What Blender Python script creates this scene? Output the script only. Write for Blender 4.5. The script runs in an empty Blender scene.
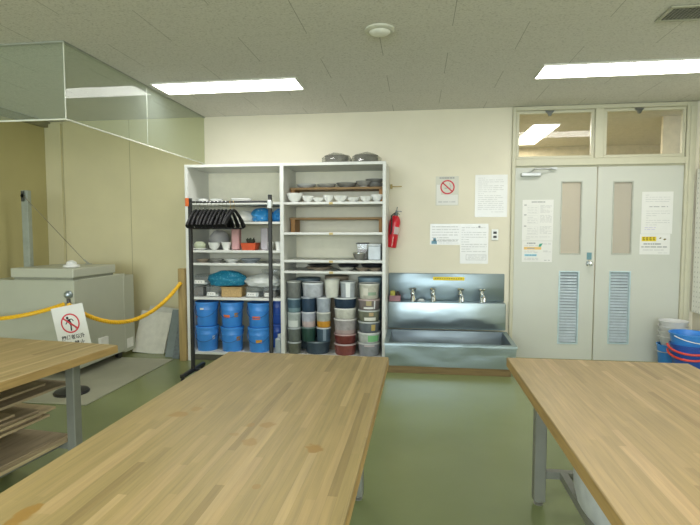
import bpy, bmesh, math, random
from mathutils import Vector, Matrix, Euler, noise as mnoise

SC = bpy.context.scene
COL = SC.collection
PI = math.pi
R = math.radians

# ------------------------------------------------------------------ materials
def _nt(name):
    m = bpy.data.materials.new(name); m.use_nodes = True
    nt = m.node_tree; nt.nodes.clear()
    out = nt.nodes.new('ShaderNodeOutputMaterial')
    return m, nt, out

def N(nt, kind, **kw):
    n = nt.nodes.new(kind)
    for k, v in kw.items():
        if k.startswith('i_'):
            n.inputs[int(k[2:])].default_value = v
        else:
            setattr(n, k, v)
    return n

def rgb(c): return (c[0], c[1], c[2], 1.0)

def ramp(nt, stops):
    r = nt.nodes.new('ShaderNodeValToRGB')
    e = r.color_ramp.elements
    e[0].position, e[0].color = stops[0][0], rgb(stops[0][1])
    e[1].position, e[1].color = stops[-1][0], rgb(stops[-1][1])
    for p, c in stops[1:-1]:
        x = e.new(p); x.color = rgb(c)
    return r

def coords(nt, scale=(1, 1, 1), loc=(0, 0, 0)):
    tc = N(nt, 'ShaderNodeTexCoord'); mp = N(nt, 'ShaderNodeMapping')
    mp.inputs['Scale'].default_value = scale; mp.inputs['Location'].default_value = loc
    nt.links.new(tc.outputs['Object'], mp.inputs['Vector'])
    return mp.outputs['Vector']

def pbr(nt, out, rough=.5, metal=0., spec=.5):
    b = N(nt, 'ShaderNodeBsdfPrincipled')
    b.inputs['Roughness'].default_value = rough
    b.inputs['Metallic'].default_value = metal
    b.inputs['Specular IOR Level'].default_value = spec
    nt.links.new(b.outputs[0], out.inputs['Surface'])
    return b

MC = {}
def M(name, c=(.5, .5, .5), rough=.5, metal=0., var=.08, scale=14., bump=0., stretch=(1, 1, 1), spec=.5):
    """plain surface with a little uneven tone"""
    if name in MC: return MC[name]
    m, nt, out = _nt(name)
    b = pbr(nt, out, rough, metal, spec)
    v = coords(nt, stretch)
    nz = N(nt, 'ShaderNodeTexNoise'); nz.inputs['Scale'].default_value = scale; nz.inputs['Detail'].default_value = 3
    nt.links.new(v, nz.inputs['Vector'])
    lo = tuple(x * (1 - var) for x in c); hi = tuple(min(1, x * (1 + var)) for x in c)
    r = ramp(nt, [(.3, lo), (.7, hi)])
    nt.links.new(nz.outputs['Fac'], r.inputs['Fac']); nt.links.new(r.outputs[0], b.inputs['Base Color'])
    if bump:
        bp = N(nt, 'ShaderNodeBump'); bp.inputs['Strength'].default_value = bump; bp.inputs['Distance'].default_value = .01
        nt.links.new(nz.outputs['Fac'], bp.inputs['Height']); nt.links.new(bp.outputs[0], b.inputs['Normal'])
    MC[name] = m
    return m

def emit(name, c, s):
    if name in MC: return MC[name]
    m, nt, out = _nt(name)
    e = N(nt, 'ShaderNodeEmission'); e.inputs[0].default_value = rgb(c); e.inputs[1].default_value = s
    nt.links.new(e.outputs[0], out.inputs['Surface']); MC[name] = m
    return m

def thin(name, tint, refl0=.05, haze=(1, 1, 1), haze_amt=0., rough=.02, top=.9):
    """thin clear sheet: transparent, with a sheen that grows at grazing angles, plus some haze"""
    if name in MC: return MC[name]
    m, nt, out = _nt(name)
    t = N(nt, 'ShaderNodeBsdfTransparent'); t.inputs[0].default_value = rgb(tint)
    g = N(nt, 'ShaderNodeBsdfGlossy'); g.inputs['Roughness'].default_value = rough
    d = N(nt, 'ShaderNodeBsdfDiffuse'); d.inputs[0].default_value = rgb(haze)
    lw = N(nt, 'ShaderNodeLayerWeight'); lw.inputs['Blend'].default_value = .5
    p = N(nt, 'ShaderNodeMath', operation='POWER'); p.inputs[1].default_value = 5.
    nt.links.new(lw.outputs['Facing'], p.inputs[0])
    a = N(nt, 'ShaderNodeMath', operation='MULTIPLY_ADD'); a.inputs[1].default_value = top; a.inputs[2].default_value = refl0
    nt.links.new(p.outputs[0], a.inputs[0])
    m1 = N(nt, 'ShaderNodeMixShader'); m1.inputs[0].default_value = haze_amt
    nt.links.new(t.outputs[0], m1.inputs[1]); nt.links.new(d.outputs[0], m1.inputs[2])
    m2 = N(nt, 'ShaderNodeMixShader')
    nt.links.new(a.outputs[0], m2.inputs[0]); nt.links.new(m1.outputs[0], m2.inputs[1]); nt.links.new(g.outputs[0], m2.inputs[2])
    nt.links.new(m2.outputs[0], out.inputs['Surface']); MC[name] = m
    return m

def mat_ceiling():
    m, nt, out = _nt('ceiling_board')
    b = pbr(nt, out, .9, 0, .2)
    tc = N(nt, 'ShaderNodeTexCoord'); sx = N(nt, 'ShaderNodeSeparateXYZ'); nt.links.new(tc.outputs['Object'], sx.inputs[0])
    def mt(op, a, c=None, d=None):
        n = N(nt, 'ShaderNodeMath', operation=op)
        for q, x in enumerate((a, c, d)):
            if x is None: continue
            if isinstance(x, (int, float)): n.inputs[q].default_value = x
            else: nt.links.new(x, n.inputs[q])
        return n.outputs[0]
    ry = mt('DIVIDE', mt('ADD', sx.outputs[1], 48.5 - 3.345), .485); row = mt('FLOOR', ry)
    fx = mt('FRACT', mt('ADD', mt('DIVIDE', mt('ADD', sx.outputs[0], 96.26), .96), mt('MULTIPLY', mt('MODULO', row, 2), .5)))
    fy = mt('FRACT', ry)
    jx = mt('GREATER_THAN', mt('ABSOLUTE', mt('SUBTRACT', fx, .5)), .5 - .0022)
    jy = mt('MULTIPLY', mt('GREATER_THAN', mt('ABSOLUTE', mt('SUBTRACT', fy, .5)), .5 - .004), .16)
    jf = mt('MAXIMUM', mt('MULTIPLY', jx, .75), jy)
    v2 = coords(nt, (1, 1.6, 1))
    n1 = N(nt, 'ShaderNodeTexNoise'); n1.inputs['Scale'].default_value = 70; n1.inputs['Detail'].default_value = 2; n1.inputs['Distortion'].default_value = .6
    nt.links.new(v2, n1.inputs['Vector'])
    r = ramp(nt, [(.28, (.44, .43, .385)), (.42, (.63, .615, .57)), (.6, (.69, .675, .63))])
    nt.links.new(n1.outputs['Fac'], r.inputs['Fac'])
    mx = N(nt, 'ShaderNodeMix', data_type='RGBA'); mx.inputs[7].default_value = rgb((.2, .2, .16))
    nt.links.new(jf, mx.inputs[0]); nt.links.new(r.outputs[0], mx.inputs[6])
    nt.links.new(mx.outputs[2], b.inputs['Base Color'])
    bp = N(nt, 'ShaderNodeBump'); bp.inputs['Strength'].default_value = .25; bp.inputs['Distance'].default_value = .004
    nt.links.new(n1.outputs['Fac'], bp.inputs['Height']); nt.links.new(bp.outputs[0], b.inputs['Normal'])
    return m

def mat_butcher(name, stains=(), tint=(1, 1, 1)):
    """laminated strips running along local y, each with its own tone"""
    m, nt, out = _nt(name)
    b = pbr(nt, out, .42, 0, .35)
    L = nt.links.new
    tc = N(nt, 'ShaderNodeTexCoord'); sx = N(nt, 'ShaderNodeSeparateXYZ'); L(tc.outputs['Object'], sx.inputs[0])
    def math_(op, a, bb=None, c=None):
        n = N(nt, 'ShaderNodeMath', operation=op)
        for i, x in enumerate((a, bb, c)):
            if x is None: continue
            if isinstance(x, (int, float)): n.inputs[i].default_value = x
            else: L(x, n.inputs[i])
        return n.outputs[0]
    row = math_('FLOOR', math_('DIVIDE', math_('ADD', sx.outputs[0], 20), 0.025))
    wn = N(nt, 'ShaderNodeTexWhiteNoise', noise_dimensions='1D'); L(row, wn.inputs['W'])
    ln = math_('MULTIPLY_ADD', wn.outputs['Value'], .4, .42)
    yy = math_('DIVIDE', math_('ADD', math_('MULTIPLY_ADD', wn.outputs['Value'], 7.3, 20), sx.outputs[1]), ln)
    colm = math_('FLOOR', yy)
    cb = N(nt, 'ShaderNodeCombineXYZ'); L(row, cb.inputs[0]); L(colm, cb.inputs[1])
    w2 = N(nt, 'ShaderNodeTexWhiteNoise', noise_dimensions='2D'); L(cb.outputs[0], w2.inputs['Vector'])
    r = ramp(nt, [(p_, tuple(a_ * b_ for a_, b_ in zip(c_, tint))) for p_, c_ in ((0, (.285, .215, .112)), (.12, (.355, .278, .146)), (.5, (.385, .298, .160)), (.8, (.415, .315, .175)), (.9, (.455, .34, .20)), (1, (.53, .42, .25)))])
    L(w2.outputs['Value'], r.inputs['Fac'])
    mp = N(nt, 'ShaderNodeMapping'); mp.inputs['Scale'].default_value = (60, 3, 60); L(tc.outputs['Object'], mp.inputs['Vector'])
    gz = N(nt, 'ShaderNodeTexNoise'); gz.inputs['Scale'].default_value = 1.6; gz.inputs['Detail'].default_value = 4; L(mp.outputs[0], gz.inputs['Vector'])
    gr = ramp(nt, [(.3, (.84, .85, .86)), (.7, (1.09, 1.07, 1.04))]); L(gz.outputs['Fac'], gr.inputs['Fac'])
    mu = N(nt, 'ShaderNodeMix', data_type='RGBA', blend_type='MULTIPLY'); mu.inputs[0].default_value = 1
    L(r.outputs[0], mu.inputs[6]); L(gr.outputs[0], mu.inputs[7])
    # hairline glue joints
    fx = math_('FRACT', math_('DIVIDE', math_('ADD', sx.outputs[0], 20), .025))
    jn = math_('LESS_THAN', math_('ABSOLUTE', math_('SUBTRACT', fx, .5)), .47)
    jm = math_('MULTIPLY_ADD', jn, .13, .87)
    mj = N(nt, 'ShaderNodeMix', data_type='RGBA', blend_type='MULTIPLY'); mj.inputs[0].default_value = 1
    L(mu.outputs[2], mj.inputs[6]); L(jm, mj.inputs[7])
    cur = mj.outputs[2]
    nzs = N(nt, 'ShaderNodeTexNoise'); nzs.inputs['Scale'].default_value = 24; L(tc.outputs['Object'], nzs.inputs['Vector'])
    for (x, y, rx, ry, amt) in stains:
        dx = math_('DIVIDE', math_('SUBTRACT', sx.outputs[0], x), rx); dy = math_('DIVIDE', math_('SUBTRACT', sx.outputs[1], y), ry)
        d = math_('SQRT', math_('ADD', math_('MULTIPLY', dx, dx), math_('MULTIPLY', dy, dy)))
        d = math_('ADD', d, math_('MULTIPLY_ADD', nzs.outputs['Fac'], 1.6, -.8))
        f = N(nt, 'ShaderNodeMapRange', interpolation_type='SMOOTHSTEP'); f.inputs[1].default_value = 1.0; f.inputs[2].default_value = .65
        f.inputs[3].default_value = 0; f.inputs[4].default_value = min(1, amt * 1.6); L(d, f.inputs[0])
        ms = N(nt, 'ShaderNodeMix', data_type='RGBA'); ms.inputs[7].default_value = rgb((.25, .15, .038))
        L(f.outputs[0], ms.inputs[0]); L(cur, ms.inputs[6]); cur = ms.outputs[2]
    L(cur, b.inputs['Base Color'])
    return m

def mat_wood(name, c, axis=1, rough=.6):
    if name in MC: return MC[name]
    st = [28, 28, 28]; st[axis] = 2.5
    m, nt, out = _nt(name)
    b = pbr(nt, out, rough, 0, .3)
    v = coords(nt, st)
    nz = N(nt, 'ShaderNodeTexNoise'); nz.inputs['Scale'].default_value = 1.5; nz.inputs['Detail'].default_value = 5; nz.inputs['Distortion'].default_value = .5
    nt.links.new(v, nz.inputs['Vector'])
    r = ramp(nt, [(.25, tuple(x * .68 for x in c)), (.5, c), (.75, tuple(min(1, x * 1.18) for x in c))])
    nt.links.new(nz.outputs['Fac'], r.inputs['Fac']); nt.links.new(r.outputs[0], b.inputs['Base Color'])
    MC[name] = m
    return m

def mat_steel(name, c, rough, axis=0):
    st = [60, 60, 60]; st[axis] = 1.2
    m, nt, out = _nt(name)
    b = pbr(nt, out, rough, 1., .5)
    b.inputs['Base Color'].default_value = rgb(c)
    v = coords(nt, st)
    nz = N(nt, 'ShaderNodeTexNoise'); nz.inputs['Scale'].default_value = 3; nz.inputs['Detail'].default_value = 3
    nt.links.new(v, nz.inputs['Vector'])
    r = N(nt, 'ShaderNodeMapRange'); r.inputs[3].default_value = rough * .8; r.inputs[4].default_value = rough * 1.25
    nt.links.new(nz.outputs['Fac'], r.inputs[0]); nt.links.new(r.outputs[0], b.inputs['Roughness'])
    n2 = N(nt, 'ShaderNodeTexNoise'); n2.inputs['Scale'].default_value = 2.6; n2.inputs['Detail'].default_value = 1.5
    nt.links.new(coords(nt, (.7, 1, 1.6)), n2.inputs['Vector'])
    bp = N(nt, 'ShaderNodeBump'); bp.inputs['Strength'].default_value = .5; bp.inputs['Distance'].default_value = .05
    nt.links.new(n2.outputs['Fac'], bp.inputs['Height']); nt.links.new(bp.outputs[0], b.inputs['Normal'])
    return m

def mat_floor():
    m, nt, out = _nt('vinyl_floor')
    b = pbr(nt, out, .3, 0, .4)
    v = coords(nt)
    a = N(nt, 'ShaderNodeTexNoise'); a.inputs['Scale'].default_value = 1.3; a.inputs['Detail'].default_value = 4
    nt.links.new(v, a.inputs['Vector'])
    r = ramp(nt, [(.3, (.18, .215, .088)), (.7, (.212, .25, .108))])
    nt.links.new(a.outputs['Fac'], r.inputs['Fac']); nt.links.new(r.outputs[0], b.inputs['Base Color'])
    rr = N(nt, 'ShaderNodeMapRange'); rr.inputs[3].default_value = .16; rr.inputs[4].default_value = .28
    nt.links.new(a.outputs['Fac'], rr.inputs[0]); nt.links.new(rr.outputs[0], b.inputs['Roughness'])
    return m

def mat_pegboard():
    m, nt, out = _nt('perforated_board')
    b = pbr(nt, out, .6, 0, .3)
    v = coords(nt, (1, 1, 1))
    s = N(nt, 'ShaderNodeSeparateXYZ'); nt.links.new(v, s.inputs[0])
    def fr(o):
        d = N(nt, 'ShaderNodeMath', operation='DIVIDE'); d.inputs[1].default_value = .05; nt.links.new(o, d.inputs[0])
        f = N(nt, 'ShaderNodeMath', operation='FRACT'); nt.links.new(d.outputs[0], f.inputs[0])
        q = N(nt, 'ShaderNodeMath', operation='SUBTRACT'); q.inputs[1].default_value = .5; nt.links.new(f.outputs[0], q.inputs[0])
        k = N(nt, 'ShaderNodeMath', operation='MULTIPLY'); nt.links.new(q.outputs[0], k.inputs[0]); nt.links.new(q.outputs[0], k.inputs[1])
        return k.outputs[0]
    a = N(nt, 'ShaderNodeMath', operation='ADD'); nt.links.new(fr(s.outputs[1]), a.inputs[0]); nt.links.new(fr(s.outputs[2]), a.inputs[1])
    l = N(nt, 'ShaderNodeMath', operation='LESS_THAN'); l.inputs[1].default_value = .03; nt.links.new(a.outputs[0], l.inputs[0])
    mx = N(nt, 'ShaderNodeMix', data_type='RGBA'); mx.inputs[6].default_value = rgb((.78, .78, .70)); mx.inputs[7].default_value = rgb((.55, .56, .50))
    nt.links.new(l.outputs[0], mx.inputs[0]); nt.links.new(mx.outputs[2], b.inputs['Base Color'])
    return m

def mat_dots(name, c1, c2, sc):
    m, nt, out = _nt(name)
    b = pbr(nt, out, .45, 0, .4)
    vo = N(nt, 'ShaderNodeTexVoronoi'); vo.inputs['Scale'].default_value = sc; nt.links.new(coords(nt), vo.inputs['Vector'])
    r = ramp(nt, [(.22, c2), (.32, c1)])
    nt.links.new(vo.outputs['Distance'], r.inputs['Fac']); nt.links.new(r.outputs[0], b.inputs['Base Color'])
    return m

# ------------------------------------------------------------------ mesh builder
class MB:
    def __init__(s): s.v = []; s.f = []; s.mi = []; s.cur = 0
    def mat(s, i): s.cur = i; return s
    def add(s, vs, fs, mtx=None):
        o = len(s.v)
        s.v += [tuple(mtx @ Vector(p)) if mtx else tuple(p) for p in vs]
        s.f += [tuple(i + o for i in f) for f in fs]; s.mi += [s.cur] * len(fs)
        return s
    def addbm(s, bm, mtx=None):
        bm.verts.index_update()
        s.add([v.co.copy() for v in bm.verts], [[v.index for v in f.verts] for f in bm.faces], mtx); bm.free(); return s
    def box(s, x0, x1, y0, y1, z0, z1, bev=0., mtx=None, seg=1):
        if bev:
            bm = bmesh.new(); bmesh.ops.create_cube(bm, size=1)
            for v in bm.verts:
                v.co = Vector(((x0 + x1) / 2 + v.co.x * (x1 - x0), (y0 + y1) / 2 + v.co.y * (y1 - y0), (z0 + z1) / 2 + v.co.z * (z1 - z0)))
            bmesh.ops.bevel(bm, geom=list(bm.edges), offset=bev, segments=seg, profile=.5, affect='EDGES')
            return s.addbm(bm, mtx)
        vs = [(x, y, z) for z in (z0, z1) for y in (y0, y1) for x in (x0, x1)]
        return s.add(vs, [(0, 2, 3, 1), (4, 5, 7, 6), (0, 1, 5, 4), (2, 6, 7, 3), (0, 4, 6, 2), (1, 3, 7, 5)], mtx)
    def lathe(s, prof, c=(0, 0, 0), seg=24, mtx=None, sx=1., sy=1.):
        vs = []; fs = []
        for r, z in prof:
            for k in range(seg):
                a = 2 * PI * k / seg
                vs.append((c[0] + r * math.cos(a) * sx, c[1] + r * math.sin(a) * sy, c[2] + z))
        n = len(prof)
        for i in range(n - 1):
            for k in range(seg):
                k2 = (k + 1) % seg
                fs.append((i * seg + k, i * seg + k2, (i + 1) * seg + k2, (i + 1) * seg + k))
        if prof[0][0] > 1e-6: fs.append(tuple(range(seg - 1, -1, -1)))
        if prof[-1][0] > 1e-6: fs.append(tuple(range((n - 1) * seg, n * seg)))
        return s.add(vs, fs, mtx)
    def tube(s, pts, r, seg=8, closed=False, flat=1.):
        pts = [Vector(p) for p in pts]; n = len(pts)
        vs = []; fs = []
        up = Vector((0, 0, 1)); pn = None
        for i, p in enumerate(pts):
            if closed: t = pts[(i + 1) % n] - pts[i - 1]
            else: t = pts[min(i + 1, n - 1)] - pts[max(i - 1, 0)]
            t.normalize()
            if pn is None:
                a = up if abs(t.z) < .9 else Vector((1, 0, 0))
                pn = (a - t * a.dot(t)).normalized()
            else:
                pn = (pn - t * pn.dot(t))
                pn = pn.normalized() if pn.length > 1e-6 else t.orthogonal().normalized()
            bn = t.cross(pn)
            rr = r[i] if isinstance(r, (list, tuple)) else r
            for k in range(seg):
                a = 2 * PI * k / seg
                vs.append(p + pn * math.cos(a) * rr + bn * math.sin(a) * rr * flat)
        for i in range(n if closed else n - 1):
            j = (i + 1) % n
            for k in range(seg):
                k2 = (k + 1) % seg
                fs.append((i * seg + k, i * seg + k2, j * seg + k2, j * seg + k))
        if not closed:
            fs.append(tuple(range(seg - 1, -1, -1))); fs.append(tuple(range((n - 1) * seg, n * seg)))
        return s.add(vs, fs)
    def cyl(s, p0, p1, r0, r1=None, seg=16):
        return s.tube([p0, p1], [r0, r0 if r1 is None else r1], seg)
    def quad(s, a, b, c, d): return s.add([a, b, c, d], [(0, 1, 2, 3)])
    def prism(s, poly, d, mtx=None):
        """poly in local xz, extruded d along +y"""
        n = len(poly)
        vs = [(x, 0, z) for x, z in poly] + [(x, d, z) for x, z in poly]
        fs = [tuple(range(n)), tuple(range(2 * n - 1, n - 1, -1))] + [(i, i + n, (i + 1) % n + n, (i + 1) % n) for i in range(n)]
        return s.add(vs, fs, mtx)
    def blob(s, c, size, seed=0, amp=.18, sub=3, freq=2.2, flat=None):
        bm = bmesh.new(); bmesh.ops.create_icosphere(bm, subdivisions=sub, radius=1)
        for v in bm.verts:
            p = v.co.copy()
            k = 1 + amp * mnoise.noise(p * freq + Vector((seed * 7.1, seed * 3.3, seed))) + amp * .5 * mnoise.noise(p * freq * 2.6 + Vector((seed, 5, 1)))
            v.co = Vector((c[0] + p.x * size[0] * k, c[1] + p.y * size[1] * k, c[2] + p.z * size[2] * k))
            if flat is not None and v.co.z < flat: v.co.z = flat
        return s.addbm(bm)

def text_geo(mb, body, size, mtx, align='CENTER', bold=0.):
    cu = bpy.data.curves.new('lettering', 'FONT'); cu.body = body; cu.size = size; cu.align_x = align; cu.align_y = 'CENTER'
    cu.offset = bold; cu.resolution_u = 3
    ob = bpy.data.objects.new('lettering', cu); COL.objects.link(ob)
    dg = bpy.context.evaluated_depsgraph_get(); dg.update()
    me = bpy.data.meshes.new_from_object(ob.evaluated_get(dg))
    mb.add([v.co.copy() for v in me.vertices], [tuple(p.vertices) for p in me.polygons], mtx)
    bpy.data.objects.remove(ob); bpy.data.curves.remove(cu); bpy.data.meshes.remove(me)

ORG = {}
def obj(name, mb, mats, parent=None, origin=None, label=None):
    if not isinstance(mats, (list, tuple)): mats = [mats]
    if parent is not None: og = ORG[parent.name]
    elif origin is not None: og = Vector(origin)
    else:
        xs, ys, zs = zip(*mb.v)
        og = Vector(((min(xs) + max(xs)) / 2, (min(ys) + max(ys)) / 2, min(zs)))
    me = bpy.data.meshes.new(name)
    me.from_pydata([(x - og.x, y - og.y, z - og.z) for x, y, z in mb.v], [], mb.f)
    for m in mats: me.materials.append(m)
    me.polygons.foreach_set('material_index', mb.mi)
    me.polygons.foreach_set('use_smooth', [True] * len(mb.f))
    me.validate(); me.update()
    try: me.set_sharp_from_angle(angle=R(35))
    except Exception: pass
    o = bpy.data.objects.new(name, me); COL.objects.link(o)
    ORG[o.name] = og
    if parent is not None: o.parent = parent
    else: o.location = og
    if label: o['label'] = label
    return o

def tag(o, label, cat, group=None, kind=None):
    o['label'] = label; o['category'] = cat
    if group: o['group'] = group
    if kind: o['kind'] = kind
    return o

def thing(name, label, cat, loc=(0, 0, 0), group=None):
    o = bpy.data.objects.new(name, None); COL.objects.link(o); o.empty_display_size = .1
    o.location = loc; ORG[o.name] = Vector(loc)
    return tag(o, label, cat, group)

def solo(name, mb, mats, label, cat, group=None, origin=None):
    return tag(obj(name, mb, mats, origin=origin), label, cat, group)

def struct(name, mb, mats, parent=None, origin=(0, 0, 0)):
    o = obj(name, mb, mats, parent, origin if parent is None else None)
    if parent is None: o['kind'] = 'structure'
    return o

def dup(root, loc, rotz=0., label=None, group=None):
    r = root.copy(); COL.objects.link(r); r.location = loc; r.rotation_euler = (0, 0, rotz)
    if label: r['label'] = label
    if group: r['group'] = group
    for ch in list(root.children):
        c = ch.copy(); COL.objects.link(c); c.parent = r
        for g in list(ch.children):
            d = g.copy(); COL.objects.link(d); d.parent = c
    return r

def panel(mb, x0, x1, z0, z1, y0, y1, holes=()):
    """slab in the xz plane with rectangular openings"""
    xs = sorted({x0, x1, *[h[0] for h in holes], *[h[1] for h in holes]}); zs = sorted({z0, z1, *[h[2] for h in holes], *[h[3] for h in holes]})
    for i in range(len(xs) - 1):
        for j in range(len(zs) - 1):
            cx, cz = (xs[i] + xs[i + 1]) / 2, (zs[j] + zs[j + 1]) / 2
            if any(h[0] < cx < h[1] and h[2] < cz < h[3] for h in holes): continue
            mb.box(xs[i], xs[i + 1], y0, y1, zs[j], zs[j + 1])
    return mb

def rectframe(mb, x0, x1, z0, z1, y0, y1, w, bev=0.):
    mb.box(x0, x1, y0, y1, z1 - w, z1, bev); mb.box(x0, x1, y0, y1, z0, z0 + w, bev)
    mb.box(x0, x0 + w, y0, y1, z0 + w, z1 - w, bev); mb.box(x1 - w, x1, y0, y1, z0 + w, z1 - w, bev)
    return mb

# ------------------------------------------------------------------ palette
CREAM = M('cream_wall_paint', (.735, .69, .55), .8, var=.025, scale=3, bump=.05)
KWALL = M('kiln_corner_wall_shaded', (.67, .61, .375), .75, var=.03, scale=3)  # same wall paint, darkened and yellowed: the corner's shade is in the colour
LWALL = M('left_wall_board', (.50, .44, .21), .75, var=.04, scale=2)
BEAM = M('beam_unlit', (.30, .28, .17), .8, var=.04)  # dark tone paints in the unlit face of the beam
FRAMEM = M('door_frame_paint', (.56, .54, .40), .45, var=.02)
DOORM = M('door_paint', (.56, .57, .50), .42, var=.02, scale=3)
CEIL = mat_ceiling(); FLOORM = mat_floor()
WHITE = M('white_melamine', (.64, .65, .61), .4, var=.02, scale=4)
SHELFBACK = M('shelf_back_board', (.75, .72, .57), .6, var=.03)
DARK = M('dark_recess', (.03, .03, .028), .7)
STEEL = mat_steel('brushed_steel', (.37, .445, .475), .36)
STEELB = mat_steel('splash_steel', (.25, .31, .335), .38)
STEELD = mat_steel('basin_shade_steel', (.20, .235, .25), .4)  # steel darkened to paint in the shade inside the basin
CHROME = M('chrome', (.82, .84, .85), .1, 1., .02)
GREYSTEEL = M('grey_painted_steel', (.18, .185, .15), .4, var=.05)
WOODEDGE = mat_wood('oak_edge', (.36, .24, .09))
PLINTHW = mat_wood('plinth_wood', (.20, .14, .06), 0)
RISERW = mat_wood('riser_wood', (.30, .19, .085), 0)
POSTW = mat_wood('timber_post', (.34, .245, .10), 2)
PLY = mat_wood('plywood_face', (.44, .345, .20), 1)
PLYD = mat_wood('plywood_dark', (.30, .235, .145), 1)
BLACK = M('black_plastic', (.012, .012, .013), .38)
HANG = M('hanger_plastic', (.007, .007, .008), .5, spec=.25)
BLACKM = M('black_metal', (.016, .016, .016), .45)
KILN = M('kiln_enamel', (.44, .455, .36), .45, var=.03, scale=4)
KILNL = M('kiln_lid_enamel', (.47, .48, .385), .45, var=.03, scale=4)
MATM = M('grey_floor_sheet', (.36, .36, .27), .5, var=.05, scale=5)
WHITEP = M('white_plastic', (.78, .79, .76), .35, var=.02)
CERAM = M('white_glaze', (.74, .75, .71), .25, var=.02)
CERAMG = M('grey_glaze', (.32, .31, .28), .35, var=.12)
CERAMB = M('brown_glaze', (.36, .29, .22), .4, var=.12)
CERAMK = M('dark_glaze', (.05, .05, .055), .3, var=.15)
PAPER = M('white_paper', (.74, .735, .69), .6, var=.015)
PAPERC = M('cream_paper', (.62, .61, .52), .5, var=.02)
PAPERG = M('laminated_paper', (.76, .76, .73), .25, var=.03, scale=8)
INK = M('grey_print', (.36, .36, .35), .7)
INKL = M('pale_print', (.55, .55, .53), .7)
INKK = M('black_print', (.02, .02, .02), .7)
REDP = M('red_print', (.60, .04, .06), .6)
YELP = M('yellow_print', (.80, .62, .03), .6)
ORGP = M('orange_print', (.75, .50, .16), .6)
BLUP = M('blue_print', (.12, .32, .45), .6)
GRNP = M('green_print', (.04, .30, .20), .6)
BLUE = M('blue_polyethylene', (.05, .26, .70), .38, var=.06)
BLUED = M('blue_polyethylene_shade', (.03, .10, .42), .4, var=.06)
ORANGE = M('orange_sticker', (.78, .20, .05), .55)
YELLOW = M('yellow_rope', (.80, .46, .015), .5, var=.1, scale=40)
RED = M('extinguisher_red', (.62, .015, .03), .28, var=.03)
GLASS = thin('screen_glass', (.95, .975, .945), .013, (.55, .63, .57), .09, .01, .3)
WGLASS = thin('transom_glass', (.97, .97, .93), .02, (.6, .55, .42), .05, .01)
FROST = thin('frosted_pane', (.80, .77, .68), .04, (.60, .565, .49), .6, .2, .4)
CLEARP = thin('clear_plastic', (.95, .96, .96), .05, (.70, .74, .74), .14, .12, .4)
FILM = thin('wrapping_film', (.88, .89, .86), .08, (.62, .62, .56), .16, .12, .5)

# ================================================================== THE SETTING
W = 5.56; H = 2.71
XL, XR, YB = -4.46, 2.86, -4.2
struct('floor', MB().box(XL - .1, XR + .1, YB - .1, 8.3, -.08, 0), FLOORM)
struct('ceiling', MB().box(XL - .1, XR + .1, YB - .1, W + .12, H, H + .08), CEIL)
mb = MB(); panel(mb, -2.45, XR + .1, 0, H, W, W + .12, [(1.005, 2.815, 0, H)])
mb2 = MB(); mb2.v, mb2.f, mb2.mi = mb.v, mb.f, mb.mi
struct('wall_back', mb2, CREAM)
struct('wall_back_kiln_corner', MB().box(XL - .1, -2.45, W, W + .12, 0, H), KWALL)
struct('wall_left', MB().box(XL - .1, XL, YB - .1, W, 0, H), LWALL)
struct('wall_right', MB().box(XR, XR + .1, YB - .1, W, 0, H), CREAM)
mb = MB(); panel(mb, XL, XR, 0, H, YB - .1, YB, [(-3.9, 2.5, .85, 2.35)]); struct('wall_rear', mb, CREAM)
mb = MB()
rectframe(mb, -3.9, 2.5, .85, 2.35, YB - .08, YB - .02, .05)
for x in (-2.3, -.7, .9): mb.box(x - .03, x + .03, YB - .08, YB - .02, .9, 2.3)
struct('window_3', mb, FRAMEM)
struct('trim_1', MB().box(XL + .002, XL + .055, 2.0, W - .002, 2.635, H - .002), BEAM)                 # cornice along the left wall
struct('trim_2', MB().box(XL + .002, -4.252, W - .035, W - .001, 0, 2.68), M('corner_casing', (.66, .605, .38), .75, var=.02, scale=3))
mb = MB()
for x in (-4.247, -3.385): mb.box(x - .003, x + .003, W - .002, W, 0, H)
struct('trim_3', mb, M('panel_joint', (.42, .38, .22), .7))

# hall behind the doors
HALLW = M('hall_wall_paint', (.62, .54, .38), .8); HALLC = M('hall_ceiling_board', (.58, .53, .42), .9)
struct('wall_hall_back', MB().box(-1.2, 4.6, 8.2, 8.3, 0, H), HALLW)
struct('wall_hall_left', MB().box(-1.3, -1.2, W + .12, 8.3, 0, H), HALLW)
struct('wall_hall_right', MB().box(4.6, 4.7, W + .12, 8.3, 0, H), HALLW)
struct('ceiling_hall', MB().box(-1.3, 4.7, W + .12, 8.3, H, H + .08), HALLC)
struct('wall_hall_partition', MB().box(2.795, 3.6, 6.2, 6.24, 0, H), M('hall_pillar_paint', (.74, .65, .50), .8))
struct('floor_hall', MB().box(XR + .1, 4.7, W + .12, 8.3, -.08, 0), FLOORM)

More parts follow.
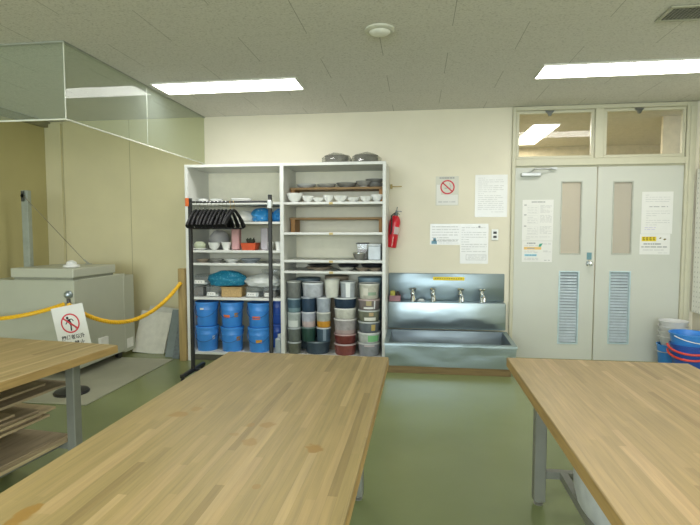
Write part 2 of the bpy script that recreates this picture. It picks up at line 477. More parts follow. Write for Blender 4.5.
# door frame and transom
mb = MB()
FY0, FY1 = W - .03, W + .1
mb.box(1.006, 1.043, FY0, FY1, 0, H - .004, .004); mb.box(2.722, 2.814, FY0, FY1, 0, H - .004, .004)
mb.box(1.043, 2.722, FY0, FY1, 2.664, H - .004, .004); mb.box(1.043, 2.722, FY0, FY1, 2.083, 2.155, .004)
mb.box(1.838, 1.925, FY0, FY1, 2.155, 2.664, .004)
mb.box(2.75, 2.785, FY0 - .012, FY0, 0, 2.66, .003)
mb.box(1.043, 2.722, FY0 + .03, FY1, 2.068, 2.083)
struct('trim_4', mb, FRAMEM)
for i, (x0, x1) in enumerate(((1.045, 1.836), (1.927, 2.72))):
    w = thing(f'window_{i+1}', '', '', (x0, W, 2.157)); del w['label']; del w['category']; w['kind'] = 'structure'
    obj('window_frame', rectframe(MB(), x0 + .002, x1 - .002, 2.157, 2.662, W - .012, W + .03, .03, .003), FRAMEM, w)
    obj('window_pane', MB().box(x0 + .03, x1 - .03, -.002, .002, -.228, .228, mtx=Matrix.Translation((0, W + .008, 2.41)) @ Matrix.Rotation(R(-1.4), 4, 'X')), WGLASS, w)
    cx = (x0 + x1) / 2 - .06
    l = MB(); l.prism([(cx - .045, 2.655), (cx + .045, 2.655), (cx + .02, 2.622), (cx + .012, 2.60), (cx - .012, 2.60), (cx - .02, 2.622)], .02, Matrix.Translation((0, W - .034, 0)))
    obj('latch', l, M('latch_metal', (.16, .17, .15), .4, .7), w)
    obj('side_catch', MB().box(x1 - .02, x1 - .006, W - .026, W - .0125, 2.39, 2.5, .003), FRAMEM, w)

def door(name, x0, x1, win, lou, handle):
    d = thing(name, '', '', (x0, W, 0)); del d['label']; del d['category']; d['kind'] = 'structure'
    m = panel(MB(), x0, x1, .012, 2.066, W - .005, W + .035, [win, lou])
    obj('leaf', m, DOORM, d)
    f = rectframe(MB(), win[0], win[1], win[2], win[3], W - .009, W + .039, .012); obj('vision_frame', f, M('bead', (.42, .43, .37), .4), d)
    obj('vision_pane', MB().box(win[0] + .01, win[1] - .01, W + .012, W + .018, win[2] + .01, win[3] - .01), FROST, d)
    l = obj('louver_frame', rectframe(MB(), lou[0], lou[1], lou[2], lou[3], W - .012, W + .04, .016, .003), M('aluminium', (.52, .64, .66), .4, .3), d)
    sl = MB(); n = 24
    for k in range(n):
        z = lou[2] + .02 + (lou[3] - lou[2] - .04) * (k + .5) / n
        sl.box(-.5 * (lou[1] - lou[0]) + .016, .5 * (lou[1] - lou[0]) - .016, -.0165, .0165, -.0015, .0015, mtx=Matrix.Translation(((lou[0] + lou[1]) / 2, W + .014, z)) @ Matrix.Rotation(R(40), 4, 'X'))
    obj('louver_slats', sl, M('slat_metal', (.62, .69, .72), .5, .1), l)
    obj('louver_backing', MB().box(lou[0] + .016, lou[1] - .016, W + .032, W + .036, lou[2] + .016, lou[3] - .016), M('louver_back', (.13, .15, .16), .6), l)
    return d
d1 = door('door_1', 1.046, 1.874, (1.518, 1.735, 1.143, 1.921), (1.516, 1.728, .175, .967), True)
d2 = door('door_2', 1.888, 2.719, (2.038, 2.24, 1.146, 1.915), (2.027, 2.243, .19, .971), False)
hd = MB(); hd.cyl((1.82, W - .006, 1.05), (1.82, W - .012, 1.05), .034, seg=20); hd.cyl((1.82, W - .012, 1.05), (1.82, W - .045, 1.05), .012)
hd.blob((1.82, W - .065, 1.05), (.028, .024, .028), 0, 0, 2)
obj('door_handle', hd, CHROME, d1)
obj('lock_plate', MB().box(1.795, 1.845, W - .010, W - .0055, 1.09, 1.165, .002), M('lock_plate_blue', (.16, .30, .34), .35, .5), d1)
cl = MB(); cl.box(1.10, 1.30, W - .06, W - .006, 1.972, 2.012, .006); cl.tube([(1.2, W - .05, 2.02), (1.22, W - .11, 2.04), (1.43, W - .05, 2.05)], .008, 6); cl.cyl((1.2, W - .035, 2.005), (1.2, W - .035, 2.03), .016)
cl.box(1.39, 1.46, W - .06, W - .031, 2.042, 2.062)
obj('door_closer', cl, M('closer_alloy', (.55, .57, .56), .35, .6), d1)

# glass smoke screen hanging from the ceiling round the kiln corner
g = thing('smoke_screen', 'green tinted hanging glass smoke barrier below the ceiling around the kiln corner', 'glass screen', (-2.45, 4.4, 2.175))
obj('glass_pane', MB().box(-2.453, -2.447, 3.25, 4.318, 2.178, H - .002), GLASS, g)
obj('glass_pane', MB().box(-2.453, -2.447, 4.326, W - .004, 2.178, H - .002), GLASS, g)
obj('glass_pane', MB().box(XL + .06, -2.456, 3.244, 3.250, 2.178, H - .002), GLASS, g)
ch = MB(); ch.box(-2.457, -2.443, 3.24, W - .004, 2.168, 2.178); ch.box(XL + .06, -2.457, 3.24, 3.254, 2.168, 2.178)
ch.box(-2.453, -2.447, 3.244, 3.250, 2.178, H - .002); ch.box(-2.4515, -2.4485, 4.3195, 4.3245, 2.178, H - .002)
obj('edge_strip', ch, M('pale_edge_strip', (.66, .68, .58), .35), g)
tp = MB(); tp.box(-2.462, -2.438, 3.235, W - .004, H - .012, H - .001); tp.box(XL + .06, -2.462, 3.235, 3.259, H - .012, H - .001)
obj('top_channel', tp, M('channel_grey', (.36, .38, .33), .4, .3), g)

# ceiling fixtures
TUBE = emit('fluorescent_panel', (1., .985, .965), 17.0)
for x0, x1, y0, y1, lab in ((-2.37, -1.035, 4.24, 4.585, 'long white ceiling light panel nearest the shelves and glass screen'),
                       (.99, 2.325, 4.185, 4.54, 'long white ceiling light panel in front of the double door')):
    t = thing('ceiling_light', lab, 'ceiling light', (x0, y0, H - .02), 'long recessed ceiling lights')
    fr = MB()
    fr.box(x0, x1, y0, y0 + .012, H - .014, H - .001); fr.box(x0, x1, y1 - .012, y1, H - .014, H - .001)
    fr.box(x0, x0 + .012, y0 + .012, y1 - .012, H - .014, H - .001); fr.box(x1 - .012, x1, y0 + .012, y1 - .012, H - .014, H - .001)
    obj('frame', fr, M('light_frame', (.7, .7, .62), .5), t)
    obj('diffuser', MB().box(x0 + .013, x1 - .013, y0 + .013, y1 - .013, H - .010, H - .002), TUBE, t)
t = thing('hall_light', 'bright light panel seen through the transom above the left door', 'ceiling light', (1.43, 6.5, H - .02))
obj('diffuser', MB().box(1.43, 1.73, 6.48, 7.82, H - .02, H - .006), emit('hall_panel', (1, .95, .85), 9), t)
obj('housing', MB().box(1.41, 1.75, 6.46, 7.84, H - .006, H - .001), WHITEP, t)
t = thing('smoke_detector', 'round cream smoke detector on the ceiling', 'smoke detector', (-.25, 3.34, H))
obj('base', MB().lathe([(.10, 0), (.10, -.010), (.085, -.018), (.078, -.018)], (-.25, 3.34, H - .001), 32), M('detector_cream', (.60, .60, .50), .5), t)
obj('head', MB().lathe([(.070, -.018), (.064, -.024), (.052, -.031), (.03, -.035), (0, -.036)], (-.25, 3.34, H - .001), 32), M('detector_white', (.80, .80, .72), .4), t)
t = thing('air_vent', 'grey slatted air vent in the ceiling', 'vent', (1.73, 3.33, H))
vx0, vx1, vy0, vy1 = 1.475, 1.98, 3.222, 3.442
fr = MB(); 
fr.box(vx0, vx1, vy0, vy0 + .025, H - .012, H - .001, .004); fr.box(vx0, vx1, vy1 - .025, vy1, H - .012, H - .001, .004)
fr.box(vx0, vx0 + .025, vy0 + .025, vy1 - .025, H - .012, H - .001, .003); fr.box(vx1 - .025, vx1, vy0 + .025, vy1 - .025, H - .012, H - .001, .003)
obj('frame', fr, M('vent_frame', (.38, .38, .29), .5), t)
obj('backing', MB().box(vx0 + .025, vx1 - .025, vy0 + .025, vy1 - .025, H - .003, H - .001), DARK, t)
gr = MB()
for k in range(9):
    y = vy0 + .035 + k * .019
    gr.box(-(vx1 - vx0) / 2 + .026, (vx1 - vx0) / 2 - .026, -.005, .005, -.001, .001, mtx=Matrix.Translation(((vx0 + vx1) / 2, y, H - .007)) @ Matrix.Rotation(R(35), 4, 'X'))
for k in range(20):
    x = vx0 + .04 + k * .0224
    gr.box(x - .002, x + .002, vy0 + .026, vy1 - .026, H - .012, H - .009)
obj('grille', gr, M('vent_grille', (.30, .30, .24), .5), t)

# pegboard at the right
pb = thing('pegboard', 'white perforated board hung on the right wall above the buckets', 'pegboard', (2.83, 5.0, .55))
obj('board', MB().box(2.822, 2.842, 4.3, 5.51, .56, 2.02, .003), mat_pegboard(), pb)
obj('batten', MB().box(2.842, 2.858, 4.4, 5.4, 1.85, 1.9), POSTW, pb)
obj('batten', MB().box(2.842, 2.858, 4.4, 5.4, .7, .75), POSTW, pb)

# ================================================================== TABLES
STAINS = [(.185, .866, .038, .03, .5), (.222, .924, .022, .03, .4), (.477, .807, .016, .02, .4), (.53, .818, .032, .028, .45), (.523, .673, .026, .034, .4), (.731, .656, .033, .042, .75), (.634, .411, .012, .014, .4), (.14, .20, .026, .07, .75), (.45, .72, .02, .015, .3)]
BUT = [mat_butcher('butcher_block_a', STAINS, (.75, .735, .57)),
       mat_butcher('butcher_block_b', [(.42, .6, .03, .02, .25)], (.95, .885, .75)), mat_butcher('butcher_block_c', [(.55, .9, .02, .02, .3)], (.95, .93, .80))]  # right table tinted lighter than the middle one: window light in the wood colour
TW, TL, TH = .885, 1.8, .72
def table(x, y, rot, label, bm_, legs_in=(.148, .12), rails=True):
    """x, y: near-left corner"""
    t = thing('work_table', label, 'table', (0, 0, 0), 'butcher block work tables')
    top = obj('tabletop', MB().box(0, TW, 0, TL, TH - .045, TH, .003), [bm_], t)
    obj('edge_band', rectband(0, TW, 0, TL, TH - .045, TH - .004), WOODEDGE, top)
    ix, iy = legs_in
    for lx in (ix, TW - ix):
        for ly in (iy, TL - iy):
            lg = obj('leg', MB().box(lx - .028, lx + .028, ly - .028, ly + .028, .022, TH - .045, .004), GREYSTEEL, t)
            obj('levelling_foot', MB().lathe([(.022, 0), (.024, .006), (.010, .010), (.010, .024)], (lx, ly, .0), 12), M('foot_steel', (.35, .35, .30), .4, .6), lg)
    ap = MB()
    for ly in (iy, TL - iy):
        ap.box(ix + .029, TW - ix - .029, ly - .02, ly + .02, TH - .095, TH - .046)
    for lx in (ix, TW - ix):
        ap.box(lx - .02, lx + .02, iy + .029, TL - iy - .029, TH - .095, TH - .046)
    obj('apron', ap, GREYSTEEL, t)
    for ly in (iy, TL - iy):
        obj('cross_rail', MB().box(ix + .029, TW - ix - .029, ly - .018, ly + .018, .142, .178), GREYSTEEL, t)
    for lx in (ix + .115, TW - ix - .115):
        obj('long_rail', MB().box(lx - .018, lx + .018, iy + .0185, TL - iy - .0185, .142, .178), GREYSTEEL, t)
    t.location = (x, y, 0); t.rotation_euler = (0, 0, rot)
    return t
def rectband(x0, x1, y0, y1, z0, z1):
    m = MB(); e = .0012
    m.quad((x0 - e, y1, z0), (x0 - e, y0, z0), (x0 - e, y0, z1), (x0 - e, y1, z1)); m.quad((x1 + e, y0, z0), (x1 + e, y1, z0), (x1 + e, y1, z1), (x1 + e, y0, z1))
    m.quad((x0, y0 - e, z0), (x1, y0 - e, z0), (x1, y0 - e, z1), (x0, y0 - e, z1)); m.quad((x1, y1 + e, z0), (x0, y1 + e, z0), (x0, y1 + e, z1), (x1, y1 + e, z1))
    return m
t2 = table(-1.045, .805, R(-.6), 'middle butcher block table with brown stains on its top', BUT[0])
t3 = table(.472, .872, R(-.2), 'right butcher block table with a white bag beneath it', BUT[1])
RT1 = R(-6.5)
def t1pt(lx, ly): # local table coords measured from the far right corner
    c, s = math.cos(RT1), math.sin(RT1)
    return (-1.735 + lx * c - ly * s, 2.672 + lx * s + ly * c)
nl = t1pt(-TW, -TL)
t1 = table(nl[0], nl[1], RT1, 'left butcher block table with plywood boards stored beneath', BUT[2], (.180, .15))
mb = MB()
for ly in (.35, .95):
    for lx in (.30, TW - .40): mb.box(lx - .008, lx + .008, ly - .012, ly + .012, .178, .499)
    for z in (.30, .499): mb.box(.2, TW - .385, ly + .0125, ly + .03, z - .02, z)
for z in (.30, .499):
    for lx in (.30, TW - .40): mb.box(lx - .006, lx + .006, .38, .938, z - .018, z - .002)
def local_obj(name, mb, mats, parent):
    og = ORG[parent.name]; ORG[parent.name] = Vector((0, 0, 0)); o = obj(name, mb, mats, parent); ORG[parent.name] = og; return o
local_obj('board_rack', mb, GREYSTEEL, t1)

# plywood boards on the left table's rack (local: lx, ly of the far right corner measured from the table's far right corner)
random.seed(5)
BOARDS = [ # z, right edge inset, far edge inset, width, length, thickness, dark, label
 (.179, .225, .10, .50, 1.35, .018, 0, 'bottom plywood board in the lowest stack under the left table'),
 (.198, .26, .12, .46, 1.1, .012, 1, 'dark plywood board second from bottom under the left table'),
 (.211, .31, .66, .40, .80, .016, 0, 'short plywood board on top of the lowest stack'),
 (.301, .38, .12, .38, 1.2, .014, 0, 'lowest plywood board on the middle rack under left table'),
 (.316, .395, .16, .38, 1.2, .012, 1, 'dark board second from bottom in the middle stack'),
 (.343, .355, .10, .42, 1.1, .014, 0, 'pale thick board third from bottom of the middle stack'),
 (.358, .37, .20, .42, 1.0, .012, 1, 'narrow dark board fourth from bottom of middle stack'),
 (.371, .41, .32, .40, .9, .012, 0, 'topmost board of the middle stack under left table'),
 (.500, .24, .10, .46, 1.3, .014, 1, 'long dark plywood board on the top rack under left table'),
 (.515, .32, .20, .40, 1.1, .012, 0, 'shorter grey board lying highest under the left table'),
 (.329, .40, .22, .36, 1.1, .0135, 1, 'middle board of the middle stack under left table')]
for k, (z, rx, fy, w, l, th, dk, lab) in enumerate(BOARDS):
    p = t1pt(-rx, -fy)
    m = MB().box(-w, 0, -l, 0, 0, th, .001)
    o = solo('plywood_board', m, PLYD if dk else PLY, lab, 'board', 'plywood boards under the left table', origin=(0, 0, 0))
    o.location = (p[0], p[1], z); o.rotation_euler = (0, 0, RT1 + R(random.uniform(-1.5, 1.5)))

# things on the rails under the right table
m = MB(); m.blob((.782, 2.20, .27), (.066, .26, .19), 4, .10, 3, flat=.1795)
solo('plastic_bag', m, M('grey_white_bag', (.52, .55, .54), .35, var=.1), 'pale crumpled plastic bag under the right table', 'bag')
m = MB(); m.box(.722, .98, 1.45, 1.86, .1795, .32, .004)
c_ = thing('cardboard_box', 'brown cardboard box behind the bag under right table', 'box', (.84, 1.65, .1795))
obj('carton', m, M('cardboard', (.34, .19, .08), .7), c_); obj('tape', MB().box(.82, .86, 1.452, 1.858, .3205, .3215), M('packing_tape', (.45, .30, .14), .3), c_)

# ================================================================== SHELF UNIT
SX0, SXM, SX1 = -2.432, -1.379, -.306
SY0, SY1 = 5.0, 5.545
s = thing('storage_shelf', 'tall white open shelf unit of two bays against the back wall', 'shelf unit', (-1.37, 5.27, 0))
ST = 2.089
obj('side_panel', MB().box(SX0, SX0 + .034, SY0, SY1, 0, ST - .03, .002), WHITE, s)
obj('side_panel', MB().box(SX1 - .034, SX1, SY0, SY1, 0, ST - .03, .002), WHITE, s)
obj('divider', MB().box(SXM - .02, SXM + .02, SY0, SY1, 0, ST - .03, .002), WHITE, s)
obj('top_panel', MB().box(SX0, SX1, SY0 - .002, SY1, ST - .03, ST, .002), WHITE, s)
obj('back_panel', MB().box(SX0 + .034, SX1 - .034, SY1 - .008, SY1, .03, ST - .03), SHELFBACK, s)
obj('plinth', MB().box(SX0 + .034, SX1 - .034, SY0 + .05, SY0 + .065, 0, .072), M('plinth_shade', (.10, .095, .07), .7), s)  # dark colour stands for the shadow under the bottom shelf
LZ = (1.68, 1.477, 1.178, 1.041, .675, .085); RZ = (1.677, 1.367, 1.081, .968, .085)
TAPE = M('yellowed_tape', (.52, .40, .16), .5)
for zs, x0, x1 in ((LZ, SX0 + .034, SXM - .02), (RZ, SXM + .02, SX1 - .034)):
    for z in zs:
        b_ = obj('shelf', MB().box(x0, x1, SY0 + .002, SY1 - .008, z - .0125, z + .0125, .002), WHITE, s)
        if x0 > -2 and .9 < z < 1.7: obj('shelf_tag', MB().box(-.885, -.845, SY0 - .0005, SY0 + .0015, z - .014, z + .010), TAPE, b_)
def top(z): return z + .0131

# wooden risers
for z, zt, nm in ((RZ[0], 1.857, 'wooden riser on the top right shelf carrying plates'), (RZ[1], 1.538, 'empty wooden riser on the second right shelf')):
    r_ = thing('wooden_riser', nm, 'riser', (-.85, 5.35, top(z)), 'wooden risers')
    obj('riser_top', MB().box(-1.352, -.348, 5.22, 5.50, zt - .024, zt, .002), RISERW, r_)
    for x in (-1.325, -.372) : obj('riser_leg', MB().box(x - .022, x + .022, 5.24, 5.48, top(z), zt - .024), mat_wood('riser_leg_wood', (.36, .19, .07), 2), r_)

def bowl(name, x, y, z, r, h, mat_, label, group, foot=.45):
    p = [(r * foot, 0), (r * foot, h * .08), (r * .75, h * .35), (r * .94, h * .75), (r, h), (r * .95, h), (r * .88, h * .72), (r * .66, h * .36), (0, h * .16)]
    return solo(name, MB().lathe(p, (x, y, z), 24), mat_, label, 'bowl' if 'bowl' in name else name.split('_')[-1], group, origin=(x, y, z))
def plate(x, y, z, r, h, mat_, label, group):
    p = [(r * .55, 0), (r * .56, h * .2), (r * .8, h * .4), (r, h), (r * .985, h * 1.08), (r * .78, h * .6), (r * .55, h * .38), (0, h * .34)]
    return solo('plate', MB().lathe(p, (x, y, z), 28), mat_, label, 'plate', group, origin=(x, y, z))

# plates on the riser
G = 'plates on the wooden riser'
rz = 1.8575
plate(-1.20, 5.36, rz, .105, .042, CERAM, 'leftmost white plate on the wooden riser', G)
plate(-.975, 5.36, rz, .105, .042, M('pale_glaze', (.55, .54, .48), .35), 'pale plate second from left on the riser', G)
plate(-.80, 5.36, rz + .036, .06, .02, CERAMG, 'small dish upside on the grey middle plate', G) if False else None
plate(-.755, 5.36, rz, .112, .05, CERAMG, 'grey plate at the middle of the riser', G)
plate(-.565, 5.30, rz, .082, .06, CERAMG, 'deep grey plate second from right on riser', G)
plate(-.455, 5.40, rz, .10, .046, CERAMG, 'lower grey plate of the stack on riser right end', G)
plate(-.455, 5.40, rz + .0505, .10, .04, CERAMG, 'upper grey plate of the stack on riser right end', G)
# bowls on the top right shelf
G = 'white bowls on the top right shelf'; z = top(RZ[0])
B = [(-1.266, 5.10, .086, .095, 'large white bowl at the left end of the top right shelf'),
     (-1.12, 5.09, .063, .066, 'white tapered bowl beside the large bowl, second from left'),
     (-1.012, 5.09, .061, .046, 'low white bowl third from left on top right shelf'),
     (-.905, 5.09, .056, .07, 'small upright white cup bowl fourth from left'),
     (-.778, 5.09, .073, .064, 'rounded white bowl fifth from left on top right shelf'),
     (-.645, 5.09, .066, .045, 'shallow white dish sixth from left on top right shelf'),
     (-.515, 5.09, .066, .055, 'white bowl second from right on top right shelf'),
     (-.408, 5.13, .062, .076, 'deep white bowl at the right end of top right shelf')]
for x, y, r, h, lab in B: bowl('bowl', x, y, z, r, h, CERAM, lab, G)
bowl('bowl', -1.272, 5.10, z + .060, .080, .065, CERAM, 'white bowl nested inside the large left bowl', G, .3) if False else None
# third shelf: strainer, beaker, clear box
z = top(RZ[2])
t = thing('strainer', 'wire mesh strainer bowl in front of the clear boxes', 'strainer', (-.59, 5.12, z))
obj('basket', MB().lathe([(.035, 0), (.055, .03), (.066, .07), (.063, .07), (.052, .032), (0, .006)], (-.59, 5.12, z), 20), M('mesh_grey', (.22, .22, .20), .4, .4), t)
obj('rim', MB().tube([(-.59 + .067 * math.cos(a), 5.12 + .067 * math.sin(a), z + .071) for a in [k * PI / 10 for k in range(20)]], .004, 6, True), CHROME, t)
t = thing('clear_case', 'open clear plastic case with grey rim behind the strainer', 'case', (-.565, 5.29, z))
obj('case_body', rectframe(MB(), 0, 1, 0, 1, 0, 1, .1) if False else MB().box(-.625, -.515, 5.22, 5.37, z, z + .165, .006), CLEARP, t)
obj('case_rim', MB().tube([(-.63, 5.215, z + .167), (-.51, 5.215, z + .167), (-.51, 5.375, z + .167), (-.63, 5.375, z + .167)], .006, 6, True), M('rim_grey', (.14, .14, .14), .5), t)
obj('case_content', MB().box(-.615, -.525, 5.23, 5.36, z + .004, z + .10), M('pale_pink_content', (.42, .34, .31), .7), t)
t = thing('plastic_box', 'translucent white plastic box at the right end of third shelf', 'box', (-.43, 5.2, z))
obj('box_body', MB().box(-.497, -.365, 5.11, 5.36, z, z + .145, .008), M('milky_plastic', (.56, .61, .64), .3), t)
obj('lid', MB().box(-.503, -.359, 5.104, 5.366, z + .1455, z + .165, .006), M('milky_lid', (.66, .69, .70), .3), t)
# fourth shelf: dark plates
G = 'plates on the low fourth right shelf'; z = top(RZ[3])
plate(-1.02, 5.18, z, .15, .03, CERAMB, 'wide brown plate on the low fourth right shelf', G)
plate(-1.02, 5.20, z + .0335, .135, .022, CERAMK, 'black plate stacked on the wide brown plate', G)
plate(-.73, 5.14, z, .085, .028, M('pale_glaze', (.55, .54, .48), .35), 'small pale plate between brown plate and black dishes', G)
plate(-.74, 5.40, z, .12, .045, CERAMK, 'black dish at the back of the low fourth shelf', G)
plate(-.555, 5.13, z, .07, .025, CERAMB, 'small brown plate second from right on low shelf', G)
plate(-.425, 5.12, z, .066, .024, CERAMB, 'small brown plate at right end of low shelf', G)
plate(-.48, 5.38, z, .12, .05, CERAMK, 'black dish behind the two small brown plates', G)

# wrapped bowls on top of the unit
for x, lab, sd in ((-.85, 'plastic wrapped bundle of grey bowls on shelf top, left one', 1), (-.535, 'plastic wrapped bundle of grey bowls on shelf top, right one', 2)):
    t = thing('wrapped_bowls', lab, 'bowls', (x, 5.28, ST), 'wrapped bowls on top of the shelf unit')
    b_ = MB()
    for k in range(3): b_.lathe([(.065, 0), (.115, .022), (.132, .04), (.128, .04), (.11, .022), (0, .006)], (x, 5.28, ST + .006 + k * .026), 22)
    obj('bowls', b_, M('dark_clay', (.20, .19, .15), .6), t)
    obj('wrapping', MB().blob((x, 5.28, ST + .052), (.162, .15, .078), sd, .16, 3, 3., ST + .001), FILM, t)

# left bay, top shelf
G = 'white dishes on the top left shelf'; z = top(LZ[0])
bowl('bowl', -2.315, 5.2, z, .062, .05, CERAM, 'white bowl at the left end of the top left shelf', G)
bowl('bowl', -2.165, 5.2, z, .07, .048, CERAM, 'white bowl second on the top left shelf', G)
plate(-1.88, 5.2, z, .115, .045, CERAM, 'wide white plate on the top left shelf', G)
plate(-1.62, 5.22, z, .08, .02, CERAM, 'flat white saucer near the divider on top left shelf', G)
# second shelf: bags
z = top(LZ[1])
solo('white_bag', MB().blob((-1.835, 5.2, z + .05), (.115, .13, .075), 3, .12, 3, 2., z + .001), M('white_bag', (.74, .74, .70), .45), 'white soft plastic bag beside the black hangers', 'bag')
solo('blue_bag', MB().blob((-1.658, 5.21, z + .06), (.118, .14, .094), 6, .2, 3, 2.6, z + .001), mat_dots('blue_patterned_film', (.03, .27, .62), (.30, .52, .68), 30), 'blue patterned plastic bag beside the white bag', 'bag')
solo('blue_bag', MB().blob((-1.472, 5.25, z + .055), (.070, .13, .085), 9, .2, 3, 2.6, z + .001), mat_dots('blue_film', (.03, .24, .60), (.10, .38, .68), 22), 'plain blue plastic bag against the shelf divider', 'bag')
# third shelf: pots
z = top(LZ[2])
t = thing('ceramic_pot', 'pale green lidded pot on a saucer on the third left shelf', 'pot', (-2.315, 5.1, z))
obj('saucer', MB().lathe([(.05, 0), (.078, .012), (.078, .017), (0, .012)], (-2.315, 5.1, z), 20), CERAM, t)
obj('pot_body', MB().lathe([(.05, .018), (.064, .04), (.062, .065), (.045, .085), (0, .092)], (-2.315, 5.1, z), 20), M('green_glaze', (.42, .46, .32), .4), t)
solo('grey_bag', MB().blob((-2.19, 5.33, z + .1), (.12, .10, .12), 12, .15, 3, 2., z + .001), M('grey_film', (.38, .37, .36), .4), 'grey plastic bag standing behind the white bowls', 'bag')
G = 'white bowls and cups on the third left shelf'
bowl('bowl', -2.155, 5.1, z, .066, .078, CERAM, 'round white bowl in front of the grey bag', G)
bowl('cup', -2.02, 5.1, z, .055, .082, CERAM, 'white cup between round bowl and pink vase', G, .62)
t = solo('tall_vase', MB().box(-1.955, -1.87, 5.07, 5.16, z, z + .235, .012), M('pink_glaze', (.50, .28, .28), .5, var=.1), 'tall square pink ceramic vase on the third left shelf', 'vase')
t = thing('planter', 'square red orange planter with a dark plant', 'planter', (-1.755, 5.12, z))
pl = MB()
pl.add([(-1.825, 5.05, z), (-1.69, 5.05, z), (-1.69, 5.19, z), (-1.825, 5.19, z), (-1.84, 5.035, z + .075), (-1.675, 5.035, z + .075), (-1.675, 5.205, z + .075), (-1.84, 5.205, z + .075), (-1.83, 5.045, z + .075), (-1.685, 5.045, z + .075), (-1.685, 5.195, z + .075), (-1.83, 5.195, z + .075), (-1.83, 5.045, z + .06), (-1.685, 5.045, z + .06), (-1.685, 5.195, z + .06), (-1.83, 5.195, z + .06)],
       [(3, 2, 1, 0), (0, 1, 5, 4), (1, 2, 6, 5), (2, 3, 7, 6), (3, 0, 4, 7), (4, 5, 9, 8), (5, 6, 10, 9), (6, 7, 11, 10), (7, 4, 8, 11), (8, 9, 13, 12), (9, 10, 14, 13), (10, 11, 15, 14), (11, 8, 12, 15), (12, 13, 14, 15)])
obj('pot', pl, M('red_orange_glaze', (.58, .09, .03), .4, var=.12), t)
fo = MB(); random.seed(3)
for k in range(26):
    a = random.uniform(0, 2 * PI); rr = random.uniform(.01, .055); hh = random.uniform(.02, .075)
    p0 = Vector((-1.755 + rr * .4 * math.cos(a), 5.12 + rr * .4 * math.sin(a), z + .058)); p1 = Vector((-1.755 + rr * math.cos(a), 5.12 + rr * math.sin(a), z + .06 + hh))
    fo.tube([p0, (p0 + p1) / 2 + Vector((0, 0, .012)), p1], [.006, .013, .002], 5)
obj('plant', fo, M('dark_leaf', (.05, .06, .04), .6), t)
t = solo('tall_vase', MB().box(-1.635, -1.555, 5.08, 5.17, z, z + .235, .01), M('lavender_glaze', (.40, .37, .40), .45, var=.1), 'tall square lavender grey vase behind the rack pole', 'vase')
bowl('cup', -1.52, 5.06, z, .032, .085, CERAM, 'small white cup beside the lavender vase', G, .7)
bowl('cup', -1.44, 5.09, z, .038, .09, CERAM, 'white cup against the divider on third left shelf', G, .75)
# fourth shelf: plates
G = 'plates on the low fourth left shelf'; z = top(LZ[3])
plate(-2.315, 5.16, z, .075, .03, CERAMB, 'brown plate at the left end of the low left shelf', G)
plate(-2.155, 5.16, z, .078, .034, CERAMG, 'grey plate second on the low left shelf', G)
plate(-1.975, 5.14, z, .085, .035, CERAM, 'white plate in the middle of the low left shelf', G)
plate(-1.77, 5.16, z, .11, .04, M('blue_grey_glaze', (.28, .31, .34), .4), 'wide blue grey plate on the low left shelf', G)
plate(-1.47, 5.16, z, .062, .03, CERAMG, 'small grey plate near the divider on low left shelf', G)
# fifth shelf: clear containers
z = top(LZ[4])
def clear_box(x0, x1, y0, y1, z0, h, content, label, ch=.6, lab=True):
    t = thing('clear_container', label, 'container', ((x0 + x1) / 2, (y0 + y1) / 2, z0), 'clear containers on the fifth left shelf')
    obj('body', MB().box(x0, x1, y0, y1, z0, z0 + h, .008), CLEARP, t)
    obj('contents', MB().box(x0 + .006, x1 - .006, y0 + .006, y1 - .006, z0 + .004, z0 + h * ch, .004), content, t)
    obj('lid', MB().box(x0 - .004, x1 + .004, y0 - .004, y1 + .004, z0 + h + .0005, z0 + h + .012, .004), CLEARP, t)
    if lab:
        l = MB(); l.box(x0 + .02, x1 - .03, y0 - .002, y0 - .0005, z0 + .012, z0 + .05); l.mat(1)
        for q in range(3):
            xx = x0 + .028 + q * (x1 - x0 - .07) / 3
            l.box(xx, xx + .013, y0 - .003, y0 - .002, z0 + .024, z0 + .036)
        obj('paper_label', l, [PAPER, INK], t)
    return t
DKC = M('dark_lump_content', (.09, .08, .075), .8); PALEC = M('pale_content', (.62, .65, .64), .7); GREYC = M('grey_content', (.46, .48, .47), .7)
clear_box(-2.39, -2.275, 5.06, 5.26, z, .115, DKC, 'clear container with dark lumps below the labelled tub', .85, False)
clear_box(-2.388, -2.225, 5.06, 5.27, z + .1275, .09, GREYC, 'clear container with white label stacked on the dark one', .3)
clear_box(-2.245, -2.105, 5.06, 5.25, z, .10, PALEC, 'small clear container with white label left of wicker box', .25)
clear_box(-1.80, -1.655, 5.06, 5.27, z, .10, PALEC, 'clear container with white label right of the wicker box', .5)
clear_box(-1.61, -1.47, 5.06, 5.27, z, .10, DKC, 'clear container with white label behind the rack pole', .6)
t = thing('wicker_box', 'tan wicker box under the blue dotted bag', 'box', (-1.955, 5.14, z))
obj('basket', MB().box(-2.07, -1.845, 5.055, 5.25, z, z + .10, .008), M('wicker', (.44, .30, .13), .7, var=.2, scale=60, bump=.4), t)
obj('rim', rectframe(MB(), 0, 0, 0, 0, 0, 0, 0) if False else MB().tube([(-2.07, 5.055, z + .1), (-1.845, 5.055, z + .1), (-1.845, 5.25, z + .1), (-2.07, 5.25, z + .1)], .007, 6, True), M('wicker_rim', (.38, .25, .10), .7), t)
m = MB(); m.blob((-2.04, 5.17, z + .178), (.215, .11, .100), 21, .14, 4, 2., z + .1145)
solo('dotted_bag', m, mat_dots('blue_dotted_cloth', (.015, .20, .34), (.10, .42, .55), 46), 'blue dotted cloth bag lying on the wicker box', 'bag')
m = MB(); m.blob((-1.635, 5.16, z + .165), (.19, .115, .080), 25, .16, 4, 2., z + .1135)
solo('white_bag', m, M('white_film_bag', (.62, .64, .62), .35), 'crumpled white plastic bag lying on the clear containers', 'bag')
t = thing('round_tub', 'large clear round tub at the back of fifth left shelf', 'tub', (-1.58, 5.385, z))
